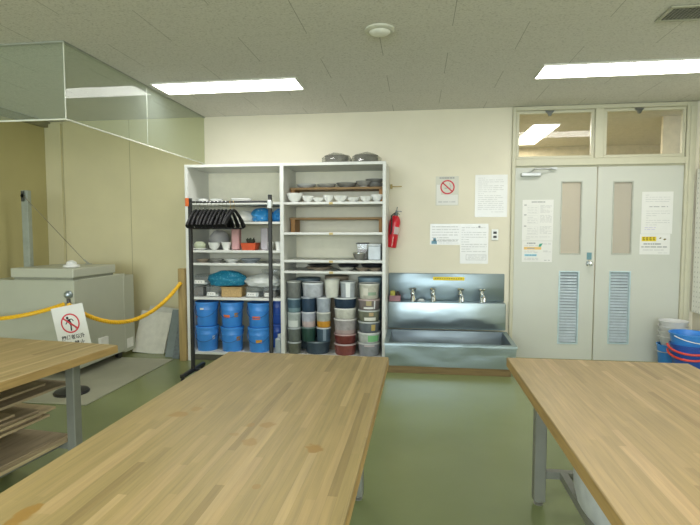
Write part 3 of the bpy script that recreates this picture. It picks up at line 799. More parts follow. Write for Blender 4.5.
obj('body', MB().lathe([(.125, 0), (.135, .26), (.14, .262), (.14, .275), (.132, .275)], (-1.58, 5.385, z), 28), CLEARP, t)
obj('contents', MB().lathe([(.12, .004), (.125, .17), (0, .175)], (-1.58, 5.385, z), 24), GREYC, t)

# ------------------------------------------------------------------ blue buckets
BG = 'blue lidded buckets on the bottom left shelf'
def make_bucket(label, mat_=BLUE, name='bucket'):
    t = thing(name, label, 'bucket', (0, 0, 0), BG)
    obj('body', MB().lathe([(.103, 0), (.106, .004), (.115, .175), (.118, .178), (.118, .188), (.117, .19), (.121, .24), (.111, .24), (.099, .01), (0, .008)], (0, 0, 0), 32), mat_, t)
    obj('lid', MB().lathe([(.122, .2402), (.126, .243), (.126, .262), (.120, .2655), (.106, .262), (0, .262)], (0, 0, 0), 32), mat_, t)
    pts = []
    for k in range(21):
        a = PI + PI * k / 20
        pts.append((.128 * math.cos(a), .131 * math.sin(a) - .002, .222 - .115 * math.sin(PI * k / 20) ** .8))
    h = MB().tube(pts, .0035, 6)
    obj('handle', h, M('bucket_bail', (.03, .13, .38), .4), t)
    return t
def sticker(root, a0, a1, z0, z1, mat_, r=.1085, nm='sticker'):
    m = MB(); n = 6
    for k in range(n):
        p, q = R(a0 + (a1 - a0) * k / n), R(a0 + (a1 - a0) * (k + 1) / n)
        rr = lambda z: .1035 + z * .069 + .004
        m.quad((rr(z0) * math.cos(p), rr(z0) * math.sin(p), z0), (rr(z0) * math.cos(q), rr(z0) * math.sin(q), z0), (rr(z1) * math.cos(q), rr(z1) * math.sin(q), z1), (rr(z1) * math.cos(p), rr(z1) * math.sin(p), z1))
    o = obj(nm, m, mat_); o.parent = root; o.location = ORG[o.name]
    return o
bz = top(LZ[5]); bh = .2668
BX = (-2.266, -1.982, -1.676)
BL = [('upper blue bucket of the left stack with a white sticker', 'lower blue bucket of the left stack with a white ring mark'),
      ('upper blue bucket of the middle stack with two stickers', 'lower blue bucket of the middle stack with brown side sticker'),
      ('upper blue bucket of the right stack with red orange sticker', 'lower blue bucket of the right stack with yellow sticker')]
proto = make_bucket(BL[0][1])
allb = {}
for i, x in enumerate(BX):
    for j in (0, 1):   # 0 lower
        lab = BL[i][1 - j]
        if i == 0 and j == 0: o = proto; o.location = (x, 5.14, bz)
        else: o = dup(proto, (x, 5.14, bz + j * bh), 0, lab)
        allb[(i, j)] = o
OR2 = M('red_orange_sticker', (.72, .16, .04), .55); YO = M('yellow_orange_sticker', (.62, .30, .03), .55); BRS = M('brown_sticker', (.36, .20, .06), .55)
sticker(allb[(0, 1)], -105, -85, .185, .205, PAPER); sticker(allb[(0, 1)], -160, -132, .09, .12, OR2)
sticker(allb[(1, 1)], -120, -82, .10, .135, OR2); sticker(allb[(1, 1)], -58, -38, .11, .155, BRS)
sticker(allb[(2, 1)], -112, -68, .09, .125, OR2)
sticker(allb[(0, 0)], -42, -26, .125, .165, M('pale_mark', (.45, .55, .65), .5)); sticker(allb[(1, 0)], -48, -25, .12, .165, BRS); sticker(allb[(2, 0)], -92, -60, .105, .14, YO)
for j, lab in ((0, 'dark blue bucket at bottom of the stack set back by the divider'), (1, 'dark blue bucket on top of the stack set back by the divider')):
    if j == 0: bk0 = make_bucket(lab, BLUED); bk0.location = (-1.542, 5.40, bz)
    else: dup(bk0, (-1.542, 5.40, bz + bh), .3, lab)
t = thing('narrow_jug', 'narrow grey plastic jug squeezed beside the shelf divider', 'jug', (-1.44, 5.1, bz))
obj('body', MB().box(-1.478, -1.405, 5.04, 5.18, bz, bz + .16, .012), M('jug_grey', (.30, .35, .37), .4), t)
obj('neck', MB().cyl((-1.44, 5.10, bz + .158), (-1.44, 5.10, bz + .20), .022), M('jug_cap', (.45, .50, .52), .4), t)

# ------------------------------------------------------------------ tubs in the right bay
TG = 'stacked tubs on the bottom right shelf'
def lidc(c): return M('lid_%d_%d_%d' % tuple(int(q * 100) for q in c), c, .35, var=.04)
def tub(x, y, z, r, h, body, lid, label, band=None, bandh=.5, stick=None, sx=1.):
    """round tub with lid; body colour, optional contents colour seen low through the side, optional paper sticker (a0,a1,z0,z1,colour)"""
    t = thing('lidded_tub', label, 'tub', (x, y, z), TG)
    ht = h - .0008; r = r * 1.035
    zl = ht - .014; r0 = r * .88; r1 = r * .965
    f = bandh if band else 1.
    rm = r0 + (r1 - r0) * f
    bc = M('tub_%d_%d_%d' % tuple(int(q * 1000) for q in body), body, .3, var=.16, scale=22)
    if band:
        obj('body', MB().lathe([(rm, zl * f), (r1, zl), (r1 - .004, zl), (rm - .004, zl * f)], (x, y, z), 28, sx=sx), bc, t)
        obj('filled_base', MB().lathe([(r0 * .96, 0), (r0, .005), (rm, zl * f)], (x, y, z), 28, sx=sx), M('fill_%d_%d_%d' % tuple(int(q * 1000) for q in band), band, .35, var=.12, scale=22), t)
    else:
        obj('body', MB().lathe([(r0 * .96, 0), (r0, .005), (r1, zl)], (x, y, z), 28, sx=sx), bc, t)
    obj('lid', MB().lathe([(r, zl), (r, zl + .010), (r * .985, ht), (r * .93, ht), (r * .92, ht - .004), (0, ht - .004)], (x, y, z), 28, sx=sx), lidc(lid), t)
    if stick:
        for (a0, a1, z0, z1, cc) in (stick if isinstance(stick, list) else [stick]):
            m = MB(); n = 6
            for k in range(n):
                p, q = R(a0 + (a1 - a0) * k / n), R(a0 + (a1 - a0) * (k + 1) / n)
                rr = lambda zz: r0 + (r1 - r0) * zz / zl + .0015
                A = lambda an, zz: (x + rr(zz) * math.cos(an) * sx, y + rr(zz) * math.sin(an), z + zz)
                m.quad(A(p, z0 * h), A(q, z0 * h), A(q, z1 * h), A(p, z1 * h))
            obj('paper_label', m, M('tag_%d_%d_%d' % tuple(int(q * 100) for q in cc), cc, .5, var=.03), t)
    return t
cz = top(RZ[4])
LIDC, LIDW = (.40, .44, .45), (.62, .64, .62)
def stack(x, y, z, items):
    for (r, h, body, lid, label, kw) in items:
        tub(x, y, z, r, h, body, lid, label, **kw); z += h
    return z
# narrow column by the divider, from the bottom up
stack(-1.279, 5.10, cz, [
 (.074, .128, (.10, .11, .085), LIDC, 'olive grey tub at the bottom beside the divider', {}),
 (.073, .150, (.13, .15, .14), LIDC, 'dark grey clear tub second from bottom beside the divider', {}),
 (.073, .163, (.36, .41, .40), (.45, .49, .49), 'white labelled tub at mid height beside the divider', dict(stick=(-150, -45, .05, .48, (.60, .64, .62)))),
 (.074, .150, (.05, .10, .14), (.24, .31, .34), 'dark blue tub second from top beside the divider', dict(band=(.16, .25, .28), bandh=.35)),
 (.075, .178, (.17, .18, .17), (.40, .42, .39), 'tall grey clear tub on top beside the divider', {})])
# low wide tub and the two columns it carries
ztop = stack(-1.040, 5.17, cz, [(.135, .136, (.035, .055, .075), (.12, .16, .18), 'wide dark navy tub at the bottom carrying two columns', {})])
z2 = stack(-1.122, 5.10, ztop, [
 (.0755, .153, (.018, .055, .045), (.12, .18, .17), 'dark green tub low in the second column', {}),
 (.0755, .160, (.36, .38, .44), (.50, .52, .55), 'lavender and pink tub in the second column', dict(band=(.47, .38, .38), bandh=.42)),
 (.0765, .157, (.025, .05, .09), (.30, .34, .38), 'navy blue tub below the wide lavender tub', {})])
z3 = stack(-.962, 5.10, ztop, [
 (.0755, .153, (.05, .085, .125), (.46, .49, .50), 'steel blue tub low in the third column', dict(stick=(-85, -60, .1, .9, (.20, .26, .32)))),
 (.0755, .160, (.33, .35, .32), (.55, .56, .52), 'clear tub with orange paste in the third column', dict(band=(.52, .25, .03), bandh=.45)),
 (.0765, .157, (.33, .37, .42), (.50, .53, .55), 'pale blue grey tub on top of the orange paste tub', {})])
z4 = stack(-.738, 5.14, cz, [
 (.115, .120, (.19, .055, .045), (.45, .36, .35), 'red brown tub at the bottom of the wide middle column', {}),
 (.116, .104, (.15, .035, .03), (.42, .28, .27), 'dark red tub second from bottom in wide middle column', {}),
 (.118, .158, (.31, .29, .29), (.60, .59, .56), 'large grey and pink tub in wide middle column', dict(band=(.38, .29, .28), bandh=.3)),
 (.116, .112, (.52, .52, .46), (.66, .66, .61), 'cream tub with white lid in wide middle column', {}),
 (.118, .112, (.022, .04, .07), (.50, .54, .54), 'navy tub with pale lid topping the wide middle column', {})])
stack(-.486, 5.135, cz, [
 (.114, .138, (.25, .26, .28), (.50, .52, .51), 'lavender grey tub at the bottom of the right column', dict(stick=(-110, -55, .74, .87, (.52, .46, .46)))),
 (.116, .108, (.46, .49, .47), (.60, .62, .60), 'whitish tub with bright green label in right column', dict(stick=(-90, -25, .15, .75, (.20, .48, .22)))),
 (.112, .115, (.13, .15, .17), (.42, .45, .44), 'grey tub with small yellow label in right column', dict(stick=(-72, -48, .2, .75, (.48, .36, .12)))),
 (.113, .120, (.17, .18, .13), (.45, .48, .45), 'greenish clear tub with white label in right column', dict(stick=[(-112, -45, .1, .38, (.68, .68, .62)), (-85, -60, .5, .8, (.45, .33, .18))])),
 (.115, .113, (.19, .16, .155), (.42, .33, .32), 'brownish tub with white strips in right column', dict(stick=[(-115, -60, .12, .3, (.68, .68, .66)), (-58, -50, .1, .9, (.7, .7, .7)), (-100, -72, .42, .85, (.38, .32, .17))])),
 (.108, .160, (.50, .49, .41), (.62, .62, .56), 'cream tub with green label on top of right column', dict(stick=[(-92, -40, .25, .46, (.28, .38, .27)), (-120, -90, .25, .72, (.62, .60, .52))]))])
tub(-1.079, 5.12, z2 if z2 > z3 else z3, .113, .150, (.45, .47, .51), (.64, .67, .68), 'wide lavender white tub under the low fourth shelf')
zt = max(z2, z3, z4)
t = thing('paper_cup', 'tall cream white cup on the stacked tubs', 'cup', (-.873, 5.10, zt), None)
obj('cup', MB().lathe([(.062, 0), (.066, .01), (.080, .175), (.083, .178), (.083, .185), (.076, .185), (.06, .02), (0, .015)], (-.873, 5.10, zt), 28), M('cream_cup', (.62, .62, .55), .4), t)
tub(-.705, 5.11, z4, .080, .165, (.36, .39, .42), (.55, .58, .58), 'grey tub with a white paper strip beside the cream cup', stick=(-100, -65, .03, .93, (.74, .77, .76)))
for x, c, h, lab in ((-1.19, (.10, .14, .16), .80, 'dark slate bin at the back behind the lavender tub'), (-.87, (.25, .20, .14), .825, 'brown bin at the back behind the cream cup'), (-.50, (.20, .29, .34), .815, 'blue grey bin at the back behind the right column')):
    t = thing('tall_bin', lab, 'bin', (x, 5.40, cz), 'tall bins at the back of the bottom right shelf')
    obj('body', MB().lathe([(.115, 0), (.13, h - .05)], (x, 5.40, cz), 24), M('bin_%d' % int(c[0] * 100), c, .5), t)
    obj('lid', MB().lathe([(.134, h - .05), (.134, h - .025), (.12, h - .018), (0, h - .018)], (x, 5.40, cz), 24), M('binlid_%d' % int(c[0] * 100), tuple(q * 1.3 for q in c), .45), t)

# ================================================================== GARMENT RACK AND HANGERS
RY = 4.45; RX0, RX1 = -2.114, -1.338; RZ_ = 1.662
t = thing('garment_rack', 'black wheeled garment rack in front of the left shelves', 'garment rack', (-1.73, RY, 0))
obj('post', MB().box(RX0 - .016, RX0 + .016, RY - .016, RY + .016, .075, 1.70, .004), BLACKM, t)
obj('post', MB().box(RX1 - .016, RX1 + .016, RY - .016, RY + .016, .075, 1.725, .004), BLACKM, t)
obj('rail', MB().cyl((RX0 + .0165, RY, RZ_), (RX1 - .0165, RY, RZ_), .0095), M('rail_dark', (.06, .06, .065), .3, .6), t)
obj('clamp', MB().box(RX0 - .036, RX0 - .002, RY - .030, RY - .0165, 1.622, 1.70, .004), M('orange_clamp', (.85, .17, .03), .4), t, label='orange clamp')
obj('joint_sleeve', MB().box(RX1 - .020, RX1 + .020, RY - .0205, RY + .0205, 1.60, 1.675, .003), M('silver_sleeve', (.52, .53, .52), .35, .4), t, label='silver sleeve')
for x in (RX0, RX1):
    ft = obj('foot', MB().box(x - .02, x + .02, RY - .24, RY + .24, .045, .078, .006), BLACKM, t)
    for yy in (RY - .215, RY + .215):
        c_ = MB(); c_.cyl((x - .012, yy, .0215), (x + .012, yy, .0215), .021, seg=14); c_.box(x - .006, x + .006, yy - .008, yy + .008, .03, .046)
        obj('caster', c_, BLACK, ft)
obj('base_bar', MB().box(RX0 + .021, RX1 - .021, RY - .012, RY + .012, .052, .074), BLACKM, t)

def make_hanger(label, hookmat):
    t = thing('coat_hanger', label, 'hanger', (0, 0, 0), 'black hangers on the garment rack')
    # origin on the rail axis; hanger lies in the yz plane
    hk = []
    for k in range(15):
        a = R(-60 + 250 * k / 14)
        hk.append((0, .0145 * math.cos(a), .0145 * math.sin(a) - .002))
    hk = [(0, 0, -.075), (0, 0, -.045), (0, .004, -.024)] + hk
    obj('hook', MB().tube(hk, .0022, 6), hookmat, t)
    m = MB()
    for sgn in (-1, 1):
        m.tube([(0, 0, -.074), (0, sgn * .045, -.088), (0, sgn * .105, -.130), (0, sgn * .16, -.178), (0, sgn * .20, -.226)], [.014, .016, .020, .026, .030], 12, flat=.62)
    obj('shoulders', m, HANG, t)
    b_ = MB(); b_.tube([(0, -.196, -.232), (0, -.15, -.243), (0, .15, -.243), (0, .196, -.232)], .0075, 8)
    obj('trouser_bar', b_, HANG, t)
    return t
ORD = ['leftmost black hanger next to the orange clamp', 'second black hanger from the orange clamp', 'third black hanger from the orange clamp', 'fourth black hanger from the orange clamp', 'fifth black hanger from the orange clamp', 'sixth black hanger from the orange clamp', 'seventh black hanger from the orange clamp', 'eighth black hanger from the orange clamp', 'ninth black hanger from the orange clamp']
random.seed(11)
h0 = make_hanger(ORD[0], CHROME)
for k in range(9):
    loc = (-2.056 + k * .037, RY, RZ_ - .004); rz_ = R(random.uniform(-3, 3) + 3)
    if k == 0: h0.location = loc; h0.rotation_euler = (0, 0, rz_)
    else: dup(h0, loc, rz_, ORD[k])
GOLD = M('brass', (.62, .42, .12), .35, .8)
h1 = make_hanger('black hanger with brass hook, second from right end', GOLD); h1.location = (-1.718, RY, RZ_ - .004); h1.rotation_euler = (0, 0, R(1))
dup(h1, (-1.684, RY, RZ_ - .004), R(-6), 'rightmost black hanger with brass hook on the rack rail')

# ================================================================== SINK
s = thing('wash_sink', 'long stainless steel wash trough sink against the back wall', 'sink', (.33, 5.1, 0))
X0, X1 = -.3035, .955
obj('splashback', MB().box(X0, X1 - .005, W - .035, W - .004, .627, .928, .008, seg=2), STEELB, s)
lg = MB(); lg.box(X0, X1 - .008, 5.385, W - .004, .335, .627, .012, seg=2); obj('tap_ledge', lg, STEEL, s)
ba = MB()
# basin: rim, walls, floor; apron leans in a little towards the bottom
yf, yb, zr = 4.79, 5.384, .325; zf = .30
def zz(y): return zf + (zr - zf) * (y - yf) / (yb - yf)
O = [(X0, yf, zf), (X1, yf, zf), (X1, yb, zr), (X0, yb, zr)]
I = [(X0 + .045, yf + .05, zz(yf + .05)), (X1 - .045, yf + .05, zz(yf + .05)), (X1 - .045, yb - .03, zz(yb - .03)), (X0 + .045, yb - .03, zz(yb - .03))]
Fl = [(X0 + .07, yf + .08, .11), (X1 - .07, yf + .08, .11), (X1 - .07, yb - .05, .11), (X0 + .07, yb - .05, .11)]
Bt = [(X0 + .01, yf + .03, .072), (X1 - .025, yf + .03, .072), (X1 - .025, yb, .072), (X0 + .01, yb, .072)]
LipO = [(x, y, z_ - .022) for x, y, z_ in O]
L2 = [(X0 + .004, yf + .008, zf - .026), (X1 - .006, yf + .008, zf - .026), (X1 - .006, yb, zr - .026), (X0 + .004, yb, zr - .026)]
vs = O + I + Fl + LipO + L2 + Bt
q = lambda a, b: [(a + i, a + (i + 1) % 4, b + (i + 1) % 4, b + i) for i in range(4)]
fs = q(0, 4) + q(4, 8) + [(8, 9, 10, 11)] + [tuple(reversed(f)) for f in q(0, 12)] + [tuple(reversed(f)) for f in q(12, 16)] + [tuple(reversed(f)) for f in q(16, 20)] + [(23, 22, 21, 20)]
ba.mat(1); ba.add(vs, q(4, 8) + [(8, 9, 10, 11)]); ba.mat(0); ba.add(vs, [f for f in fs if f not in q(4, 8) + [(8, 9, 10, 11)]]); obj('basin', ba, [STEEL, STEELD], s)
obj('drain', MB().lathe([(.035, .1105), (.035, .116), (.025, .113), (0, .113)], (.33, 5.1, 0), 20), STEELD, s)
obj('plinth', MB().box(X0 + .02, X1 - .05, yf + .035, yb, 0, .0715, .002), PLINTHW, s, label='wooden base')
st = MB(); st.box(.185, .525, W - .0365, W - .0352, .852, .890); st.mat(1)
for k in range(12): st.box(.205 + k * .025, .222 + k * .025, W - .0372, W - .0366, .864, .878)
obj('yellow_notice_strip', st, [YELP, M('dark_yellow_print', (.42, .30, .02), .6)], s, label='yellow notice strip')
def tap(x, turn, label):
    t = thing('tap', label, 'tap', (x, 5.44, .6275), 'chrome taps on the sink ledge')
    b_ = MB().lathe([(.030, 0), (.030, .008), (.020, .014), (.020, .068), (.026, .075), (.026, .102), (.016, .112), (0, .114)], (x, 5.44, .6275), 18)
    obj('body', b_, CHROME, t)
    obj('spout', MB().tube([(x, 5.44, .69), (x + .006, 5.40, .703), (x + .012, 5.355, .70), (x + .014, 5.332, .682), (x + .014, 5.328, .648)], [.017, .016, .015, .014, .015], 10), CHROME, t)
    c, s_ = math.cos(turn), math.sin(turn)
    h = MB(); h.cyl((x, 5.44, .735), (x, 5.44, .755), .014)
    for cc, sn in ((c, s_), (-s_, c)):
        h.tube([(x - .035 * cc, 5.44 - .035 * sn, .760), (x - .02 * cc, 5.44 - .02 * sn, .764), (x + .02 * cc, 5.44 + .02 * sn, .764), (x + .035 * cc, 5.44 + .035 * sn, .760)], [.011, .009, .009, .011], 8)
    obj('handle', h, CHROME, t)
for x, tn, lab in ((-.035, .3, 'chrome tap nearest the sponges, first from the left'), (.182, .7, 'chrome tap second from the left below the yellow strip'), (.476, .2, 'chrome tap third from the left below the yellow strip end'), (.70, .5, 'chrome tap at the right end of the sink')): tap(x, tn, lab)
t = thing('soap_dish', 'flat pale soap dish beside the left tap', 'soap dish', (.055, 5.42, .6275))
obj('dish', MB().box(.015, .1, 5.395, 5.45, .6278, .642, .006), M('dish_plastic', (.5, .54, .55), .3), t); obj('soap', MB().box(.03, .085, 5.405, 5.44, .6423, .655, .005), M('soap_bar', (.68, .70, .66), .4), t)
t = thing('sponge_tray', 'dull pink tray of sponges at the sink ledge left end', 'tray', (-.225, 5.45, .6275))
tr = MB(); tr.box(-.288, -.168, 5.395, 5.515, .6278, .634); tr.box(-.288, -.168, 5.395, 5.399, .634, .69); tr.box(-.288, -.168, 5.511, 5.515, .634, .69); tr.box(-.288, -.284, 5.399, 5.511, .634, .69); tr.box(-.172, -.168, 5.399, 5.511, .634, .69)
obj('tray', tr, M('pink_tray', (.32, .15, .17), .5), t)
solo('sponge', MB().box(-.28, -.228, 5.41, 5.49, .6345, .735, .008), M('yellow_green_sponge', (.48, .45, .10), .9, bump=.5, scale=80), 'yellow green sponge standing in the pink tray', 'sponge')
solo('scourer', MB().blob((-.200, 5.44, .685), (.024, .03, .052), 2, .15, 2, 2.), M('dark_scourer', (.05, .035, .03), .9, bump=.6, scale=90), 'dark brown scourer ball in the pink tray', 'scourer')

# ================================================================== WALL THINGS
def sheet(mb, x0, x1, z0, z1, y, d=.0015): mb.mat(0); mb.box(x0, x1, y - d, y, z0, z1); return y - d - .0004
def lines(mb, x0, x1, zs, y, h, mi, seed=0, gap=.012):
    random.seed(seed); mb.mat(mi)
    for z in zs:
        x = x0
        while x < x1 - .008:
            w = min(random.uniform(.012, .06), x1 - x)
            mb.quad((x, y, z - h / 2), (x + w, y, z - h / 2), (x + w, y, z + h / 2), (x, y, z + h / 2)); x += w + random.uniform(.004, gap)
            if random.random() < .08: break
def qd(mb, mi, x0, x1, z0, z1, y): mb.mat(mi); mb.quad((x0, y, z0), (x1, y, z0), (x1, y, z1), (x0, y, z1))
def ring(mb, mi, cx, cz, r0, r1, y, n=28):
    mb.mat(mi)
    for k in range(n):
        a, b = 2 * PI * k / n, 2 * PI * (k + 1) / n
        mb.quad((cx + r1 * math.cos(a), y, cz + r1 * math.sin(a)), (cx + r1 * math.cos(b), y, cz + r1 * math.sin(b)), (cx + r0 * math.cos(b), y, cz + r0 * math.sin(b)), (cx + r0 * math.cos(a), y, cz + r0 * math.sin(a)))
def bar(mb, mi, p, q, w, y):
    d = Vector((q[0] - p[0], 0, q[1] - p[1])).normalized() * w / 2; mb.mat(mi)
    nx, nz = -d.z, d.x
    mb.quad((p[0] - nx, y, p[1] - nz), (q[0] - nx, y, q[1] - nz), (q[0] + nx, y, q[1] + nz), (p[0] + nx, y, p[1] + nz))
YW = W - .001
m = MB(); y = sheet(m, .205, .452, 1.672, 1.99, YW)
qd(m, 1, .215, .262, 1.68, 1.90, y); qd(m, 1, .262, .445, 1.68, 1.79, y)  # white area paints the glare on the lower part of the sheet
lines(m, .245, .41, [1.972], y - .0003, .016, 3, 4, .006)
ring(m, 2, .332, 1.872, .063, .078, y - .0006); bar(m, 2, (.278, 1.922), (.386, 1.822), .014, y - .0006)
bar(m, 3, (.30, 1.862), (.37, 1.862), .010, y - .0003); bar(m, 3, (.37, 1.875), (.352, 1.915), .006, y - .0003)
lines(m, .235, .42, [1.712], y - .0003, .012, 4, 5)
solo('no_smoking_sign', m, [PAPERC, PAPER, REDP, INK, INKL], 'small no smoking sign with red circle and slash on the wall', 'sign')
m = MB(); y = sheet(m, .628, .968, 1.545, 2.0, YW); lines(m, .66, .93, [1.965 - k * .021 for k in range(17)], y, .006, 1, 7); lines(m, .80, .93, [1.60], y, .006, 1, 8)
solo('notice', m, [PAPERG, INKL], 'portrait notice high on the wall beside the door', 'notice', 'paper notices on the back wall')
m = MB(); y = sheet(m, .150, .474, 1.242, 1.472, YW); lines(m, .17, .46, [1.44 - k * .03 for k in range(6)], y, .010, 1, 9)
qd(m, 2, .165, .225, 1.25, 1.285, y); qd(m, 2, .185, .215, 1.285, 1.315, y); lines(m, .24, .46, [1.262, 1.28, 1.30], y, .005, 1, 10)
solo('notice', m, [PAPERG, INKL, M('notice_blue', (.16, .32, .42), .6)], 'landscape notice with a blue corner mark above the sink', 'notice', 'paper notices on the back wall')
m = MB(); y = sheet(m, .4755, .775, 1.036, 1.472, YW); lines(m, .49, .76, [1.43 - k * .026 for k in range(11)], y, .008, 1, 12)
qd(m, 2, .668, .69, 1.43, 1.45, y)
rx0, rx1, rz0, rz1 = .54, .755, 1.075, 1.135
for a in ((rx0, rx1, rz0, rz0 + .003), (rx0, rx1, rz1 - .003, rz1), (rx0, rx0 + .003, rz0, rz1), (rx1 - .003, rx1, rz0, rz1)): qd(m, 2, *a, y)
lines(m, .56, .74, [1.09, 1.105, 1.12], y, .006, 1, 13)
solo('notice', m, [PAPERG, INKL, INK], 'portrait notice with a framed text box beside the socket', 'notice', 'paper notices on the back wall')
t = thing('wall_socket', 'white wall socket with two dark outlets above the sink', 'socket', (.845, YW, 1.29))
obj('plate', MB().box(.808, .880, YW - .009, YW, 1.292, 1.412, .004), WHITEP, t)
so = MB()
for zc in (1.375, 1.33): so.box(.826, .862, YW - .0105, YW - .0092, zc - .013, zc + .013)
obj('outlet', so, M('socket_dark', (.05, .05, .05), .5), t)

YD = W - .0055
m = MB(); y = sheet(m, 1.127, 1.446, 1.290, 1.727, YD); lines(m, 1.22, 1.36, [1.703], y, .012, 2, 20, .004)
for k, z in enumerate((1.665, 1.56, 1.44)):
    qd(m, 2, 1.145, 1.17, z, z + .012, y); lines(m, 1.18, 1.28, [z - .02 - .018 * i for i in range(4)], y, .005, 1, 21 + k)
    for a in ((1.175, 1.29, z - .085, z - .083), (1.175, 1.29, z - .004, z - .002), (1.288, 1.29, z - .085, z - .002)): qd(m, 1, *a, y)
    lines(m, 1.31, 1.43, [z - .012 * i for i in range(7)], y, .005, 1, 26 + k)
lines(m, 1.17, 1.42, [1.31, 1.33], y, .005, 1, 30)
solo('notice', m, [PAPER, INKL, INK], 'printed form with boxes, upper sheet on the left door', 'notice', 'papers taped to the doors')
m = MB(); y = sheet(m, 1.130, 1.443, 1.060, 1.286, YD)
lines(m, 1.18, 1.27, [1.262], y - .0004, .014, 5, 31, .005); qd(m, 1, 1.15, 1.33, 1.194, 1.222, y); lines(m, 1.185, 1.26, [1.208], y - .0004, .012, 5, 32, .005)
qd(m, 2, 1.155, 1.285, 1.122, 1.146, y); lines(m, 1.165, 1.28, [1.134], y - .0004, .012, 6, 33, .003)
m.mat(3); m.add([(1.30, y, 1.225), (1.325, y, 1.225), (1.345, y, 1.262), (1.31, y, 1.255)], [(0, 1, 2, 3)])
lines(m, 1.155, 1.30, [1.236, 1.178, 1.165, 1.10, 1.085], y - .0004, .006, 4, 34); lines(m, 1.35, 1.43, [1.26, 1.25, 1.17, 1.18], y - .0004, .005, 4, 35); lines(m, 1.36, 1.42, [1.08], y - .0004, .006, 5, 36)
solo('notice', m, [PAPER, ORGP, M('pale_blue_print', (.42, .66, .72), .6), GRNP, INKL, INK, BLUP], 'notice with yellow and blue bars, lower sheet on left door', 'notice', 'papers taped to the doors')
m = MB(); y = sheet(m, 2.325, 2.628, 1.364, 1.800, YD); lines(m, 2.36, 2.60, [1.765 - k * .022 for k in range(4)], y, .005, 1, 40)
lines(m, 2.40, 2.58, [1.645], y, .008, 2, 41, .03); lines(m, 2.37, 2.60, [1.60 - k * .024 for k in range(7)], y, .005, 1, 42); lines(m, 2.36, 2.47, [1.41, 1.43], y, .005, 3, 43)
solo('notice', m, [PAPER, INKL, INK, M('lilac_print', (.50, .45, .66), .6)], 'text notice with lilac lines, upper sheet on the right door', 'notice', 'papers taped to the doors')
m = MB(); y = sheet(m, 2.318, 2.612, 1.148, 1.361, YD); qd(m, 1, 2.335, 2.478, 1.286, 1.334, y)
m.mat(2)
for k in range(4):
    x = 2.345 + k * .033
    for (a, b, c, d) in ((0, .022, .030, .036), (0, .022, .014, .019), (.008, .013, 0, .036), (0, .004, .004, .03), (.018, .022, 0, .024)): qd(m, 2, x + a, x + b, 1.292 + c, 1.292 + d, y - .0004)
for cx, cz_, sc in ((2.515, 1.318, 1.), (2.558, 1.306, 1.25)):
    m.mat(2); m.add([(cx - .012 * sc, y, cz_), (cx, y, cz_ - .009 * sc), (cx + .016 * sc, y, cz_ + .002), (cx + .004, y, cz_ + .009 * sc)], [(0, 1, 2, 3)])
lines(m, 2.355, 2.53, [1.258], y, .014, 3, 50, .006); lines(m, 2.335, 2.59, [1.227], y, .012, 3, 51); lines(m, 2.35, 2.56, [1.195], y, .008, 4, 52); lines(m, 2.50, 2.59, [1.165], y, .006, 4, 53)
solo('notice', m, [PAPER, YELP, M('dark_olive_print', (.16, .12, .01), .6), INK, INKL], 'notice with yellow heading block, lower sheet on right door', 'notice', 'papers taped to the doors')

# fire extinguisher, hung a little askew
t = thing('fire_extinguisher', 'red fire extinguisher hanging tilted on the wall by the shelf', 'fire extinguisher', (-.215, 5.47, 1.62))
EX = lambda: Matrix.Translation((-.215, 5.465, 1.62)) @ Matrix.Rotation(R(9), 4, 'Y')
e = MB(); e.lathe([(.054, -.41), (.060, -.40), (.060, -.135), (.054, -.10), (.036, -.07), (.022, -.06)], (0, 0, 0), 28, EX()); obj('cylinder', e, RED, t)
v = MB(); v.lathe([(.02, -.062), (.02, -.03), (.013, -.025), (.013, -.01)], (0, 0, 0), 16, EX()); v.box(-.012, .055, -.008, .008, -.012, -.004, 0, EX()); v.box(-.012, .05, -.008, .008, -.036, -.028, 0, EX() @ Matrix.Rotation(R(12), 4, 'Y')); obj('valve_lever', v, M('valve_metal', (.10, .12, .11), .35, .5), t)
hz = MB(); pts = [EX() @ Vector(p) for p in ((-.02, -.012, -.04), (-.045, -.045, -.07), (-.03, -.068, -.13), (-.02, -.070, -.22), (-.022, -.070, -.27))]; hz.tube(pts, .008, 8); obj('hose', hz, BLACK, t)
lb = MB()
for k in range(6):
    p, q_ = R(-80 + 11 * k), R(-80 + 11 * (k + 1)); rr = .0608
    f = lambda a, z: EX() @ Vector((rr * math.cos(a), rr * math.sin(a), z))
    lb.quad(f(p, -.26), f(q_, -.26), f(q_, -.18), f(p, -.18))
obj('instruction_label', lb, M('pale_label', (.60, .50, .48), .5), t)
pr = MB()
for k in range(7):
    p, q_ = R(-84), R(-73); z0 = -.29 - k * .016
    pr.quad(f(p, z0 - .011), f(q_, z0 - .011), f(q_, z0), f(p, z0))
obj('vertical_print', pr, M('pink_white_print', (.70, .45, .43), .5), t)
hk = MB(); hk.tube([EX() @ Vector((0, 0, -.012)), EX() @ Vector((0, 0, .02)), (-.21, 5.50, 1.655), (-.21, W - .002, 1.655)], .004, 6); obj('hanging_hook', hk, M('valve_metal'), t)
t = solo('wall_hook', MB().box(-.292, -.268, W - .02, W - .001, 1.86, 1.91, .003).tube([(-.28, W - .012, 1.885), (-.22, W - .03, 1.882), (-.165, W - .014, 1.885)], .006, 6), M('brass_dull', (.42, .33, .13), .5, .3), 'small brass hook on the wall above the extinguisher', 'hook')

